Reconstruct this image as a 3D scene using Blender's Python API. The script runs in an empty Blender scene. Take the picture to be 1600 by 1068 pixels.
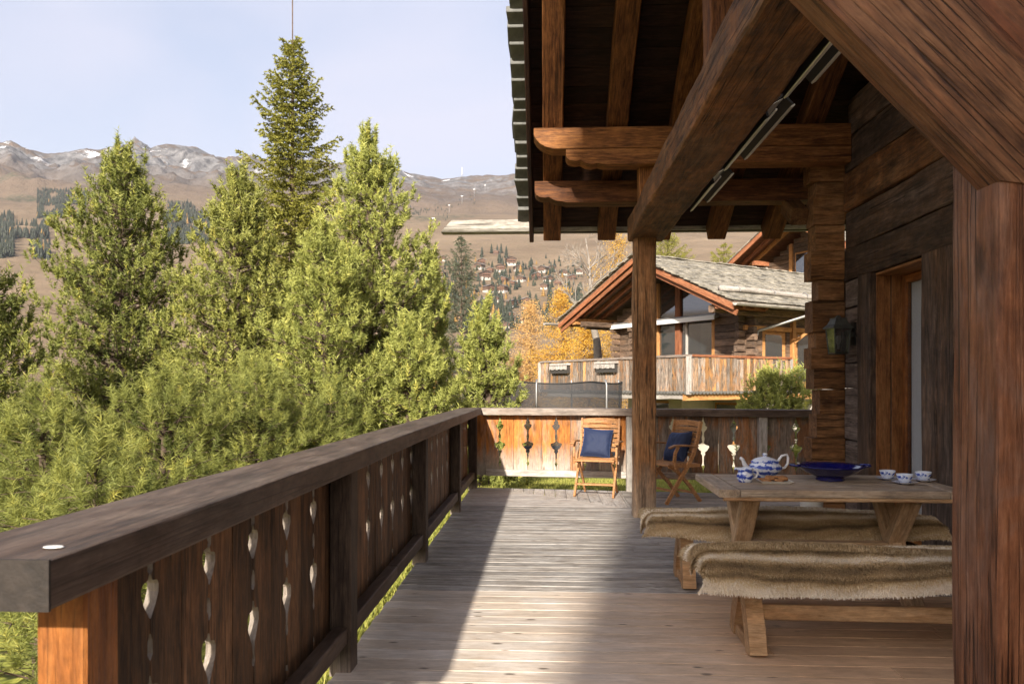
import bpy, math, random
import numpy as np
from mathutils import Vector, Matrix, noise

scene = bpy.context.scene
col = scene.collection
R = math.radians

# ------------------------------------------------------------------ camera
# Units are metres; deck surface z = 0, the terrace runs along +Y, house on +X side.
EYE = 1.36
FPX = 1180.0
YAW = math.atan(55 / FPX)
cam_d = bpy.data.cameras.new('camera')
cam_d.sensor_width = 36
cam_d.lens = 36 * FPX / 1600
cam_d.shift_y = 66 / 1600
cam_d.clip_start = 0.05
cam_d.clip_end = 20000
cam_d.dof.use_dof = True
cam_d.dof.focus_distance = 7.5
cam_d.dof.aperture_fstop = 7.1
cam = bpy.data.objects.new('camera', cam_d)
cam.location = (0, 0, EYE)
cam.rotation_euler = (R(90), 0, YAW)
col.objects.link(cam)
scene.camera = cam

# ------------------------------------------------------------------ sky and sun
TO_SUN = Vector((-0.155, -0.900, 0.407)).normalized()
world = bpy.data.worlds.new('World')
scene.world = world
world.use_nodes = True
wn, wl = world.node_tree.nodes, world.node_tree.links
bg = wn['Background']
sky = wn.new('ShaderNodeTexSky')
sky.sky_type = 'NISHITA'
sky.sun_disc = False
sky.sun_elevation = math.asin(TO_SUN.z)
sky.sun_rotation = math.atan2(TO_SUN.x, TO_SUN.y)
sky.altitude = 200
sky.air_density = 1.0
sky.dust_density = 5.0
sky.ozone_density = 1.2
tc = wn.new('ShaderNodeTexCoord')
mp = wn.new('ShaderNodeMapping')
mp.inputs['Scale'].default_value = (1.3, 1.3, 3.2)
cn = wn.new('ShaderNodeTexNoise')
cn.inputs['Scale'].default_value = 1.6
cn.inputs['Detail'].default_value = 5
cn.inputs['Roughness'].default_value = 0.45
cn.inputs['Distortion'].default_value = 0.6
cr = wn.new('ShaderNodeMapRange')
cr.inputs['From Min'].default_value = 0.34
cr.inputs['From Max'].default_value = 0.66
cr.inputs['To Min'].default_value = 0.48
cr.inputs['To Max'].default_value = 0.86
mixc = wn.new('ShaderNodeMixRGB')
mixc.inputs['Color2'].default_value = (3.4, 3.35, 3.95, 1)      # thin high cloud veil
wl.new(tc.outputs['Generated'], mp.inputs['Vector'])
wl.new(mp.outputs[0], cn.inputs['Vector'])
wl.new(cn.outputs['Fac'], cr.inputs['Value'])
wl.new(cr.outputs[0], mixc.inputs['Fac'])
wl.new(sky.outputs[0], mixc.inputs['Color1'])
wl.new(mixc.outputs[0], bg.inputs['Color'])
bg.inputs['Strength'].default_value = 0.1

sun_d = bpy.data.lights.new('sun', 'SUN')
sun_d.energy = 3.7
sun_d.angle = R(1.0)
sun_d.color = (1.0, 0.93, 0.82)
sun = bpy.data.objects.new('sun', sun_d)
sun.rotation_euler = TO_SUN.to_track_quat('Z', 'Y').to_euler()
col.objects.link(sun)

vs = scene.view_settings
vs.view_transform = 'Standard'
vs.look = 'None'
vs.exposure = 1.36
vs.gamma = 1.0
vs.use_curve_mapping = False

# ------------------------------------------------------------------ helpers
WM = {}


def ob(name, me, parent=None, M=None):
    o = bpy.data.objects.new(name, me)
    col.objects.link(o)
    M = Matrix() if M is None else M
    WM[o.name] = M
    if parent is not None:
        o.parent = parent
        o.matrix_basis = WM[parent.name].inverted() @ M
    else:
        o.matrix_basis = M
    return o


def tag(o, label=None, cat=None, group=None, kind=None):
    if label: o['label'] = label
    if cat: o['category'] = cat
    if group: o['group'] = group
    if kind: o['kind'] = kind
    return o


def thing(name, label, cat, loc=(0, 0, 0), rz=0.0, group=None):
    o = ob(name, None, None, Matrix.Translation(loc) @ Matrix.Rotation(rz, 4, 'Z'))
    o.empty_display_size = 0.2
    return tag(o, label, cat, group)


def structure(name, me, label=None, M=None):
    return tag(ob(name, me, None, M), label, None, None, 'structure')


def mk(name, V, F, mat=None, smooth=False):
    me = bpy.data.meshes.new(name)
    me.from_pydata([tuple(v) for v in V], [], F)
    if mat: me.materials.append(mat)
    if smooth: me.polygons.foreach_set('use_smooth', [True] * len(me.polygons))
    me.update()
    return me


def tri_mesh(name, V, mat, colv=None, smooth=False, F=None):
    """V (n,3) float array; triangles are consecutive vertices unless F (m,3) is given."""
    V = np.asarray(V, dtype=np.float32)
    n = len(V)
    if F is None: F = np.arange(n, dtype=np.int32).reshape(-1, 3)
    F = np.asarray(F, dtype=np.int32)
    m, k = F.shape
    me = bpy.data.meshes.new(name)
    me.vertices.add(n)
    me.vertices.foreach_set('co', V.ravel())
    me.loops.add(m * k)
    me.loops.foreach_set('vertex_index', F.ravel())
    me.polygons.add(m)
    me.polygons.foreach_set('loop_start', np.arange(0, m * k, k, dtype=np.int32))
    me.polygons.foreach_set('loop_total', np.full(m, k, dtype=np.int32))
    if smooth: me.polygons.foreach_set('use_smooth', np.ones(m, dtype=bool))
    if colv is not None:
        at = me.attributes.new('tint', 'FLOAT', 'POINT')
        at.data.foreach_set('value', np.asarray(colv, dtype=np.float32))
    me.materials.append(mat)
    me.update(calc_edges=True)
    return me


class MB:
    """collects simple solids into one mesh"""
    def __init__(s): s.V, s.F = [], []

    def add(s, V, F):
        b = len(s.V); s.V += [tuple(v) for v in V]; s.F += [tuple(i + b for i in f) for f in F]
        return s

    def box(s, c, d, rz=0.0):
        x, y, z = d[0] / 2, d[1] / 2, d[2] / 2
        P = [Vector((i * x, j * y, k * z)) for i in (-1, 1) for j in (-1, 1) for k in (-1, 1)]
        if rz: P = [Matrix.Rotation(rz, 3, 'Z') @ p for p in P]
        return s.add([p + Vector(c) for p in P], BOXF)

    def tube(s, pts, r, n=8, cap=True):
        pts = [Vector(p) for p in pts]
        rr = r if isinstance(r, (list, tuple)) else [r] * len(pts)
        rings, up = [], None
        for i, p in enumerate(pts):
            t = (pts[min(i + 1, len(pts) - 1)] - pts[max(i - 1, 0)]).normalized()
            if up is None: up = t.orthogonal().normalized()
            up = (up - t * up.dot(t)).normalized()
            b = t.cross(up)
            rings.append([p + (up * math.cos(2 * math.pi * k / n) + b * math.sin(2 * math.pi * k / n)) * rr[i] for k in range(n)])
        V = [v for q in rings for v in q]
        F = [(i * n + k, i * n + (k + 1) % n, (i + 1) * n + (k + 1) % n, (i + 1) * n + k) for i in range(len(pts) - 1) for k in range(n)]
        if cap: F += [tuple(reversed(range(n))), tuple(range((len(pts) - 1) * n, len(pts) * n))]
        return s.add(V, F)

    def strip(s, pts, w, h, side):
        """rectangular bar swept along pts; w along 'side', h across"""
        pts = [Vector(p) for p in pts]; side = Vector(side).normalized(); V = []
        for i, p in enumerate(pts):
            t = (pts[min(i + 1, len(pts) - 1)] - pts[max(i - 1, 0)]).normalized()
            n = side.cross(t).normalized()
            for a, b in ((-1, -1), (1, -1), (1, 1), (-1, 1)): V.append(p + side * a * w / 2 + n * b * h / 2)
        m = len(pts)
        F = [(i * 4 + k, i * 4 + (k + 1) % 4, i * 4 + 4 + (k + 1) % 4, i * 4 + 4 + k) for i in range(m - 1) for k in range(4)]
        F += [(3, 2, 1, 0), tuple(range(m * 4 - 4, m * 4))]
        return s.add(V, F)

    def lathe(s, prof, n=32, c=(0, 0, 0), closed=False):
        V = [(c[0] + r * math.cos(2 * math.pi * k / n), c[1] + r * math.sin(2 * math.pi * k / n), c[2] + z) for r, z in prof for k in range(n)]
        F = [(i * n + k, i * n + (k + 1) % n, (i + 1) * n + (k + 1) % n, (i + 1) * n + k) for i in range(len(prof) - 1) for k in range(n)]
        return s.add(V, F)

    def prism(s, poly, t, M=None):
        """polygon in local xy, extruded +-t/2 in z"""
        n = len(poly)
        V = [Vector((x, y, -t / 2)) for x, y in poly] + [Vector((x, y, t / 2)) for x, y in poly]
        if M is not None: V = [M @ v for v in V]
        F = [tuple(reversed(range(n))), tuple(range(n, 2 * n))] + [(i, (i + 1) % n, n + (i + 1) % n, n + i) for i in range(n)]
        return s.add(V, F)

    def mesh(s, name, mat, smooth=False): return mk(name, s.V, s.F, mat, smooth)

    def build(s, name, mat, parent=None, M=None, smooth=False): return ob(name, s.mesh(name, mat, smooth), parent, M)


BOXF = [(0, 1, 3, 2), (4, 6, 7, 5), (0, 4, 5, 1), (2, 3, 7, 6), (0, 2, 6, 4), (1, 5, 7, 3)]


def bevel_mesh(me, w, seg=1):
    import bmesh
    bm = bmesh.new(); bm.from_mesh(me)
    bmesh.ops.bevel(bm, geom=[e for e in bm.edges], offset=w, segments=seg, profile=0.6, affect='EDGES', clamp_overlap=True)
    bm.to_mesh(me); bm.free()
    return me


def frame(p0, p1, up=(0, 0, 1)):
    """matrix whose local X runs from p0 to p1, local Z near 'up'"""
    p0, p1 = Vector(p0), Vector(p1)
    x = (p1 - p0).normalized()
    u = Vector(up)
    if abs(x.dot(u)) > 0.98: u = Vector((0, -1, 0))
    y = u.cross(x).normalized(); z = x.cross(y)
    M = Matrix((x, y, z)).transposed().to_4x4()
    M.translation = p0
    return M


def timber_mesh(L, w, h, mat, seg=1, jit=0.0, bev=0.006, seed=0, round_=0):
    """squared timber, length on local x 0..L, hewn unevenly by jit; chamfered arrises"""
    a, b = w / 2, h / 2
    k = min(bev, a * .8, b * .8)
    if round_:
        sec = []
        for cx, cy, a0 in ((a - k, b - k, 0), (-a + k, b - k, 90), (-a + k, -b + k, 180), (a - k, -b + k, 270)):
            for i in range(round_ + 1):
                t = R(a0 + 90 * i / round_); sec.append((cx + k * math.cos(t), cy + k * math.sin(t)))
    else:
        sec = [(a, -b + k), (a, b - k), (a - k, b), (-a + k, b), (-a, b - k), (-a, -b + k), (-a + k, -b), (a - k, -b)]
    n = len(sec)
    V = []
    for i in range(seg + 1):
        x = L * i / seg
        for j, (y, z) in enumerate(sec):
            if jit:
                q = Vector((x * 1.7 + seed * 7.3, y * 3 + seed, z * 3))
                d = noise.noise(q) * jit + noise.noise(Vector((x * 7 + seed, j * 1.7, seed))) * jit * .45
                s_ = 1 + d / max(.02, math.hypot(y, z))
                V.append((x, y * s_ + noise.noise(Vector((x * .8, seed, 3))) * jit * .8, z * s_ + noise.noise(Vector((x * .8, seed, 9))) * jit * .8))
            else:
                V.append((x, y, z))
    F = [(i * n + j, i * n + (j + 1) % n, (i + 1) * n + (j + 1) % n, (i + 1) * n + j) for i in range(seg) for j in range(n)]
    F += [tuple(reversed(range(n))), tuple(range(seg * n, seg * n + n))]
    return mk('timber', V, F, mat, bool(round_) and False)


_seed = [0]


def beam(name, p0, p1, w, h, mat, parent, seg=1, jit=0.0, bev=0.006, up=(0, 0, 1), round_=0):
    _seed[0] += 1
    L = (Vector(p1) - Vector(p0)).length
    return ob(name, timber_mesh(L, w, h, mat, seg, jit, bev, _seed[0] * 1.37, round_), parent, frame(p0, p1, up))


def clip_poly(P, a, b, c_):
    """keep a*x+b*y<=c"""
    out = []
    for i in range(len(P)):
        p, q = P[i], P[(i + 1) % len(P)]
        dp, dq = a * p[0] + b * p[1] - c_, a * q[0] + b * q[1] - c_
        if dp <= 0: out.append(p)
        if dp * dq < 0:
            t = dp / (dp - dq); out.append((p[0] + (q[0] - p[0]) * t, p[1] + (q[1] - p[1]) * t))
    return out


def ray(px, py):
    """direction (unit depth along +Y) of a point seen from the eye, photograph survey pixels"""
    xr, dz = (px - 800) / FPX, (600 - py) / FPX
    s, c = math.sin(YAW), math.cos(YAW)
    return Vector((xr * c - s, xr * s + c, dz))


def at(px, py, d):
    return Vector((0, 0, EYE)) + ray(px, py) * d


# ------------------------------------------------------------------ materials
def new_mat(name):
    m = bpy.data.materials.new(name); m.use_nodes = True
    nt = m.node_tree
    return m, nt, nt.nodes['Principled BSDF'], nt.nodes, nt.links


def plain(name, c, rough=0.6, metal=0.0, spec=0.4, noise_amt=0.0, noise_scale=8.0, bump=0.0):
    m, nt, p, N, L = new_mat(name)
    p.inputs['Roughness'].default_value = rough
    p.inputs['Metallic'].default_value = metal
    p.inputs['Specular IOR Level'].default_value = spec
    p.inputs['Base Color'].default_value = (*c, 1)
    if noise_amt or bump:
        t = N.new('ShaderNodeTexCoord'); n = N.new('ShaderNodeTexNoise')
        n.inputs['Scale'].default_value = noise_scale; n.inputs['Detail'].default_value = 6; n.inputs['Roughness'].default_value = .65
        L.new(t.outputs['Object'], n.inputs['Vector'])
        r = N.new('ShaderNodeMapRange'); r.inputs['From Min'].default_value = .3; r.inputs['From Max'].default_value = .7
        r.inputs['To Min'].default_value = 1 - noise_amt; r.inputs['To Max'].default_value = 1 + noise_amt
        L.new(n.outputs['Fac'], r.inputs['Value'])
        v = N.new('ShaderNodeVectorMath'); v.operation = 'SCALE'; v.inputs[0].default_value = c
        L.new(r.outputs[0], v.inputs['Scale']); L.new(v.outputs[0], p.inputs['Base Color'])
        if bump:
            b = N.new('ShaderNodeBump'); b.inputs['Strength'].default_value = bump; b.inputs['Distance'].default_value = .01
            L.new(n.outputs['Fac'], b.inputs['Height']); L.new(b.outputs[0], p.inputs['Normal'])
    return m


def wood(name, dark, mid, light, patch=None, pa=0.6, gs=1.0, rough=0.72, bump=0.35, knots=0.5, var=0.3,
         cracks=0.5, fade=None, spec=0.25, plo=0.45, phi=0.62, grooves=0, hew=0.0, mott=.28, aged=None, kz=5.5):
    """timber with grain along local X; patch = weathering colour in blotches;
    fade = (x0, x1, colour): weathering that grows along the length from x0 to x1"""
    m, nt, p, N, L = new_mat(name)
    t = N.new('ShaderNodeTexCoord'); oi = N.new('ShaderNodeObjectInfo')
    sh = N.new('ShaderNodeVectorMath'); sh.operation = 'MULTIPLY_ADD'
    sh.inputs[1].default_value = (1, 1, 1)
    off = N.new('ShaderNodeVectorMath'); off.operation = 'SCALE'; off.inputs[0].default_value = (31.7, 17.3, 23.1)
    L.new(oi.outputs['Random'], off.inputs['Scale'])
    L.new(t.outputs['Object'], sh.inputs[0]); L.new(off.outputs[0], sh.inputs[2])

    def nz(sc, detail, rg, dist):
        mpp = N.new('ShaderNodeMapping'); mpp.inputs['Scale'].default_value = sc
        L.new(sh.outputs[0], mpp.inputs['Vector'])
        n = N.new('ShaderNodeTexNoise'); n.inputs['Scale'].default_value = 1.0
        n.inputs['Detail'].default_value = detail; n.inputs['Roughness'].default_value = rg; n.inputs['Distortion'].default_value = dist
        L.new(mpp.outputs[0], n.inputs['Vector'])
        return n.outputs['Fac']

    def math_(op, a, b, clamp=False):
        n = N.new('ShaderNodeMath'); n.operation = op; n.use_clamp = clamp
        for i, v in enumerate((a, b)):
            if isinstance(v, (int, float)): n.inputs[i].default_value = v
            else: L.new(v, n.inputs[i])
        return n.outputs[0]

    def ramp(v, lo, hi, a=0.0, b=1.0):
        n = N.new('ShaderNodeMapRange'); n.inputs['From Min'].default_value = lo; n.inputs['From Max'].default_value = hi
        n.inputs['To Min'].default_value = a; n.inputs['To Max'].default_value = b
        L.new(v, n.inputs['Value']); return n.outputs[0]

    def mix(f, a, b, mode='MIX'):
        n = N.new('ShaderNodeMixRGB'); n.blend_type = mode
        if isinstance(f, (int, float)): n.inputs[0].default_value = f
        else: L.new(f, n.inputs[0])
        for i, v in ((1, a), (2, b)):
            if isinstance(v, tuple): n.inputs[i].default_value = (*v, 1)
            else: L.new(v, n.inputs[i])
        return n.outputs[0]

    g1 = nz((2.0 * gs, 15 * gs, 15 * gs), 6, .65, 1.1)
    g2 = nz((10 * gs, 120 * gs, 120 * gs), 3, .6, .3)
    g = math_('ADD', math_('MULTIPLY', g1, .62), math_('MULTIPLY', g2, .38))
    cr_ = N.new('ShaderNodeValToRGB'); e = cr_.color_ramp.elements
    e[0].position = .36; e[0].color = (*dark, 1); e[1].position = .64; e[1].color = (*light, 1)
    q = e.new(.5); q.color = (*mid, 1)
    L.new(g, cr_.inputs[0])
    c = cr_.outputs[0]
    if patch:
        g3 = nz((1.7 * gs, 4.6 * gs, 4.6 * gs), 6, .66, .9)
        pf = math_('MULTIPLY', ramp(math_('ADD', math_('MULTIPLY', g3, .8), math_('MULTIPLY', g2, .2)), plo, phi), pa, True)
        c = mix(pf, c, mix(1.0, patch, ramp(g, .3, .7, .6, 1.35), 'MULTIPLY'))
    if fade:
        sx = N.new('ShaderNodeSeparateXYZ'); L.new(t.outputs['Object'], sx.inputs[0])
        ff = ramp(math_('ADD', sx.outputs[0], math_('MULTIPLY', math_('SUBTRACT', g1, .5), 1.5 * abs(fade[1] - fade[0]))), fade[0], fade[1])
        c = mix(math_('MULTIPLY', ff, 1.0, True), c, mix(1.0, fade[2], ramp(g, .3, .7, .62, 1.35), 'MULTIPLY'))
    if aged:            # boards kept from rain under the roof stay browner
        ge = N.new('ShaderNodeNewGeometry'); sw = N.new('ShaderNodeSeparateXYZ'); L.new(ge.outputs['Position'], sw.inputs[0])
        af = ramp(math_('ADD', sw.outputs[0], math_('MULTIPLY', math_('SUBTRACT', g1, .5), .8)), aged[0], aged[1])
        c = mix(math_('MULTIPLY', af, aged[3], True), c, mix(1.0, aged[2], ramp(g, .3, .7, .75, 1.25), 'MULTIPLY'))
    mot = nz((11 * gs, 26 * gs, 26 * gs), 5, .75, .4)
    c = mix(1.0, c, ramp(mot, .3, .7, 1 - mott, 1 + mott), 'MULTIPLY')
    h = math_('ADD', g, math_('MULTIPLY', mot, .35))
    if hew:
        hw_ = nz((5, 3.2, 3.2), 3, .6, .6)
        h = math_('ADD', h, math_('MULTIPLY', hw_, hew))
        c = mix(1.0, c, ramp(hw_, .3, .7, 1 - .22 * hew, 1 + .22 * hew), 'MULTIPLY')
    if knots:
        mk_ = N.new('ShaderNodeMapping'); mk_.inputs['Scale'].default_value = (1.7 * gs, 5.5 * gs, kz * gs) if kz > 1 else (4.2, 11, .8)
        L.new(sh.outputs[0], mk_.inputs['Vector'])
        vo = N.new('ShaderNodeTexVoronoi'); vo.inputs['Scale'].default_value = 1.0
        L.new(mk_.outputs[0], vo.inputs['Vector'])
        kf = ramp(math_('ADD', vo.outputs['Distance'], math_('MULTIPLY', math_('SUBTRACT', mot, .5), .12)), .07, .15, knots, 0.0)
        c = mix(kf, c, tuple(x * .35 for x in dark))
    if cracks:
        g4 = nz((.55 * gs, 34 * gs, 34 * gs), 2, .5, .4)
        cf = ramp(math_('ABSOLUTE', math_('SUBTRACT', g4, .5), 0), .0, .022, cracks, 0.0)
        msk = ramp(nz((.7, 3, 3), 2, .5, 0), .47, .56)
        cf = math_('MULTIPLY', cf, msk)
        c = mix(cf, c, tuple(x * .22 for x in dark))
        h = math_('SUBTRACT', h, math_('MULTIPLY', cf, .6))
    if grooves:
        sy = N.new('ShaderNodeSeparateXYZ'); L.new(t.outputs['Object'], sy.inputs[0])
        w = math_('SINE', math_('MULTIPLY', sy.outputs[1], 2 * math.pi * grooves), 0)
        h = math_('ADD', h, math_('MULTIPLY', w, .5))
    vv = ramp(oi.outputs['Random'], 0, 1, 1 - var, 1 + var)
    sc = N.new('ShaderNodeVectorMath'); sc.operation = 'SCALE'
    L.new(c, sc.inputs[0]); L.new(vv, sc.inputs['Scale'])
    L.new(sc.outputs[0], p.inputs['Base Color'])
    p.inputs['Specular IOR Level'].default_value = spec
    L.new(ramp(g2, .3, .7, rough - .1, rough + .1), p.inputs['Roughness'])
    b = N.new('ShaderNodeBump'); b.inputs['Strength'].default_value = bump; b.inputs['Distance'].default_value = .012
    L.new(h, b.inputs['Height']); L.new(b.outputs[0], p.inputs['Normal'])
    return m


def foliage(name, lo, hi, extra=None, transl=0.15, rough=0.55):
    """needles: colour runs lo..hi by each tuft's own tint (older to fresher growth)"""
    m, nt, p, N, L = new_mat(name)
    a = N.new('ShaderNodeAttribute'); a.attribute_name = 'tint'
    cr_ = N.new('ShaderNodeValToRGB'); e = cr_.color_ramp.elements
    e[0].position = 0; e[0].color = (*lo, 1); e[1].position = .85; e[1].color = (*hi, 1)
    if extra:
        q = e.new(.97); q.color = (*extra, 1)
    L.new(a.outputs['Fac'], cr_.inputs[0])
    L.new(cr_.outputs[0], p.inputs['Base Color'])
    p.inputs['Roughness'].default_value = rough; p.inputs['Specular IOR Level'].default_value = .25
    if transl:
        tr = N.new('ShaderNodeBsdfTranslucent'); ms = N.new('ShaderNodeMixShader'); ms.inputs[0].default_value = transl
        L.new(cr_.outputs[0], tr.inputs['Color'])
        L.new(p.outputs[0], ms.inputs[1]); L.new(tr.outputs[0], ms.inputs[2])
        L.new(ms.outputs[0], N['Material Output'].inputs['Surface'])
    return m


def glass(name, tint=(.03, .04, .045), rough=.04, clear=.3):
    """window pane seen against a dim room: mostly mirror over dark, some see-through"""
    m, nt, p, N, L = new_mat(name)
    p.inputs['Base Color'].default_value = (*tint, 1); p.inputs['Roughness'].default_value = rough
    p.inputs['Specular IOR Level'].default_value = 1.0; p.inputs['IOR'].default_value = 2.2
    tr = N.new('ShaderNodeBsdfTransparent'); ms = N.new('ShaderNodeMixShader'); ms.inputs[0].default_value = clear
    L.new(p.outputs[0], ms.inputs[1]); L.new(tr.outputs[0], ms.inputs[2])
    L.new(ms.outputs[0], N['Material Output'].inputs['Surface'])
    return m


MAT = {}
MAT['deck_new'] = wood('deck_new', (.45, .355, .27), (.57, .47, .375), (.65, .55, .45), patch=(.65, .59, .53), pa=.75, gs=.8, knots=1.0, var=.13, cracks=.2, bump=.3, mott=.14, aged=(.0, 1.2, (.58, .37, .215), .9), kz=.7)
MAT['deck_old'] = wood('deck_old', (.14, .12, .10), (.31, .275, .24), (.46, .42, .375), patch=(.45, .43, .41), pa=.6, gs=1.0, knots=.6, var=.2, cracks=.8, bump=.5, grooves=42, mott=.2, aged=(.6, 2.0, (.27, .22, .18), .6), kz=.7)
MAT['deck_pale'] = wood('deck_pale', (.25, .21, .18), (.37, .33, .29), (.46, .42, .38), patch=(.36, .35, .35), pa=.5, gs=1.0, knots=.5, var=.13, cracks=.3, bump=.3)
MAT['cap'] = wood('cap', (.036, .023, .016), (.08, .05, .034), (.13, .088, .062), patch=(.16, .12, .092), pa=.6, gs=.8, knots=.2, var=.1, cracks=.4, rough=.6, bump=.25)
MAT['cap_grey'] = wood('cap_grey', (.12, .09, .07), (.23, .18, .145), (.33, .27, .225), patch=(.3, .26, .23), pa=.6, gs=.9, knots=.3, var=.1, cracks=.5)
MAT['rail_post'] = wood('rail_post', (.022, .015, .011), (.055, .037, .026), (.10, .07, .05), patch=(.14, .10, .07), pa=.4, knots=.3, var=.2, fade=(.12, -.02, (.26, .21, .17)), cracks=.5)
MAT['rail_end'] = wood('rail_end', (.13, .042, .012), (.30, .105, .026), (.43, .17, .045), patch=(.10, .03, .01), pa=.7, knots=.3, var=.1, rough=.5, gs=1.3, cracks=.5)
MAT['picket'] = wood('picket', (.035, .021, .013), (.105, .058, .031), (.21, .115, .06), patch=(.26, .12, .05), pa=.55, knots=.4, var=.4, cracks=.8, gs=1.1)
MAT['picket_far'] = wood('picket_far', (.15, .05, .013), (.40, .145, .03), (.55, .22, .055), patch=(.25, .18, .135), pa=.8, knots=.5, var=.28, cracks=.8, gs=1.1, fade=(.42, .10, (.42, .36, .30)), plo=.5, phi=.66)
MAT['picket_grey'] = wood('picket_grey', (.10, .075, .055), (.22, .17, .13), (.34, .27, .215), patch=(.34, .13, .035), pa=.75, knots=.5, var=.4, cracks=.9, gs=1.1, plo=.47, phi=.58)
MAT['hewn'] = wood('hewn', (.035, .016, .008), (.125, .06, .027), (.26, .135, .062), patch=(.27, .105, .033), pa=.65, gs=.8, knots=.6, var=.2, cracks=.9, bump=1.0, rough=.68, hew=1.3)
MAT['hewn_post'] = wood('hewn_post', (.09, .045, .02), (.25, .13, .058), (.39, .225, .11), patch=(.36, .15, .05), pa=.6, gs=.8, knots=.7, var=.1, cracks=.9, bump=.9, fade=(.55, .0, (.34, .26, .19)), hew=.8)
MAT['purlin'] = wood('purlin', (.065, .023, .008), (.20, .08, .027), (.36, .16, .056), patch=(.35, .14, .04), pa=.6, gs=.9, knots=.5, var=.12, cracks=.8, bump=.5)
MAT['rafter'] = wood('rafter', (.032, .011, .005), (.11, .040, .014), (.215, .086, .03), patch=(.22, .09, .03), pa=.5, gs=.9, knots=.5, var=.25, cracks=.8, bump=.5)
MAT['sarking'] = wood('sarking', (.010, .005, .003), (.028, .011, .006), (.055, .023, .012), patch=(.06, .03, .02), pa=.5, knots=.3, var=.35, cracks=.4)
MAT['log_dark'] = wood('log_dark', (.026, .018, .013), (.075, .05, .036), (.15, .105, .078), patch=(.17, .085, .038), pa=.45, gs=.75, knots=.5, var=.3, cracks=.9, bump=1.0, hew=1.0)
MAT['log_grey'] = wood('log_grey', (.07, .05, .04), (.17, .13, .105), (.28, .225, .185), patch=(.2, .13, .085), pa=.4, gs=.9, knots=.5, var=.2, cracks=.9, bump=.8)
MAT['log_end'] = wood('log_end', (.06, .026, .010), (.19, .085, .03), (.33, .16, .062), patch=(.28, .15, .07), pa=.6, gs=.9, knots=.4, var=.35, cracks=.8, bump=.9, hew=.9)
MAT['panel'] = wood('panel', (.15, .056, .018), (.33, .14, .046), (.45, .215, .078), patch=(.2, .09, .035), pa=.4, gs=1.0, knots=.3, var=.15, cracks=.3, rough=.55)
MAT['brace'] = wood('brace', (.065, .028, .013), (.16, .072, .032), (.27, .135, .066), patch=(.16, .05, .02), pa=.8, gs=.75, knots=.8, var=.1, cracks=.9, bump=.9, rough=.55, hew=.6)
MAT['post_near'] = wood('post_near', (.075, .028, .013), (.165, .065, .03), (.27, .12, .058), patch=(.15, .10, .08), pa=.7, gs=.8, knots=.8, var=.1, cracks=1.0, bump=.9, rough=.5, hew=.5)
MAT['table_top'] = wood('table_top', (.2, .15, .11), (.37, .295, .22), (.49, .405, .32), patch=(.36, .225, .12), pa=.45, gs=1.2, knots=.5, var=.12, cracks=.5, rough=.6)
MAT['oak'] = wood('oak', (.27, .16, .075), (.46, .305, .17), (.58, .41, .26), patch=(.5, .37, .24), pa=.5, gs=1.3, knots=.35, var=.12, cracks=.2, rough=.6)
MAT['bench_wood'] = wood('bench_wood', (.26, .15, .07), (.43, .275, .15), (.53, .37, .225), patch=(.42, .2, .08), pa=.5, gs=1.2, knots=.4, var=.12, cracks=.25, rough=.55)
MAT['teak'] = wood('teak', (.21, .088, .03), (.38, .18, .068), (.5, .26, .11), patch=(.44, .24, .12), pa=.4, gs=2.5, knots=0, var=.12, cracks=.0, rough=.5)
MAT['n_dark'] = wood('n_dark', (.05, .032, .022), (.13, .088, .062), (.22, .155, .115), patch=(.24, .14, .08), pa=.5, gs=.6, knots=.3, var=.3, cracks=.8)
MAT['n_red'] = wood('n_red', (.14, .045, .02), (.29, .105, .048), (.40, .17, .082), patch=(.3, .15, .08), pa=.4, gs=.6, knots=.2, var=.2, cracks=.5)
MAT['n_orange'] = wood('n_orange', (.27, .12, .04), (.45, .215, .075), (.55, .30, .12), gs=.6, knots=.3, var=.15, cracks=.3)
MAT['n_board'] = wood('n_board', (.10, .06, .04), (.25, .17, .11), (.42, .32, .24), patch=(.50, .245, .085), pa=.85, gs=.8, knots=.4, var=.5, cracks=.6, plo=.46, phi=.56)
MAT['n_board_grey'] = wood('n_board_grey', (.08, .06, .045), (.21, .165, .13), (.38, .32, .265), patch=(.36, .18, .075), pa=.7, gs=.8, knots=.4, var=.5, cracks=.7, plo=.5, phi=.6)
MAT['n_grey'] = wood('n_grey', (.24, .21, .18), (.40, .36, .32), (.52, .48, .43), gs=.8, knots=.2, var=.2, cracks=.4)
MAT['slate'] = plain('slate', (.125, .123, .113), .8, noise_amt=.4, noise_scale=7, bump=.6)
MAT['slate_moss'] = plain('slate_moss', (.255, .23, .185), .85, noise_amt=.75, noise_scale=3.5, bump=.7)
MAT['end_grain'] = plain('end_grain', (.026, .019, .015), .7, noise_amt=.4, noise_scale=40, bump=.3)
MAT['gutter_wood'] = wood('gutter_wood', (.15, .13, .11), (.33, .30, .26), (.48, .445, .40), gs=.9, knots=.7, var=.1, cracks=.8, bump=.6)
MAT['zinc'] = plain('zinc', (.34, .33, .32), .45, .7, noise_amt=.2, noise_scale=5)
MAT['white_wall'] = plain('white_wall', (.5, .45, .38), .9, noise_amt=.12, noise_scale=2, bump=.2)
MAT['white_cloth'] = plain('white_cloth', (.74, .73, .70), .8)
MAT['curtain'] = plain('curtain', (.8, .82, .81), .9)
MAT['glass'] = glass('glass')
MAT['glass_clear'] = glass('glass_clear', clear=.8)
MAT['dark_room'] = plain('dark_room', (.05, .045, .04), .9)
MAT['pale_room'] = plain('pale_room', (.42, .45, .42), .9)
MAT['lantern_metal'] = plain('lantern_metal', (.09, .095, .09), .45, .8, noise_amt=.3, noise_scale=30)
MAT['lantern_copper'] = plain('lantern_copper', (.12, .125, .115), .5, .6, noise_amt=.3, noise_scale=20)
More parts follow.
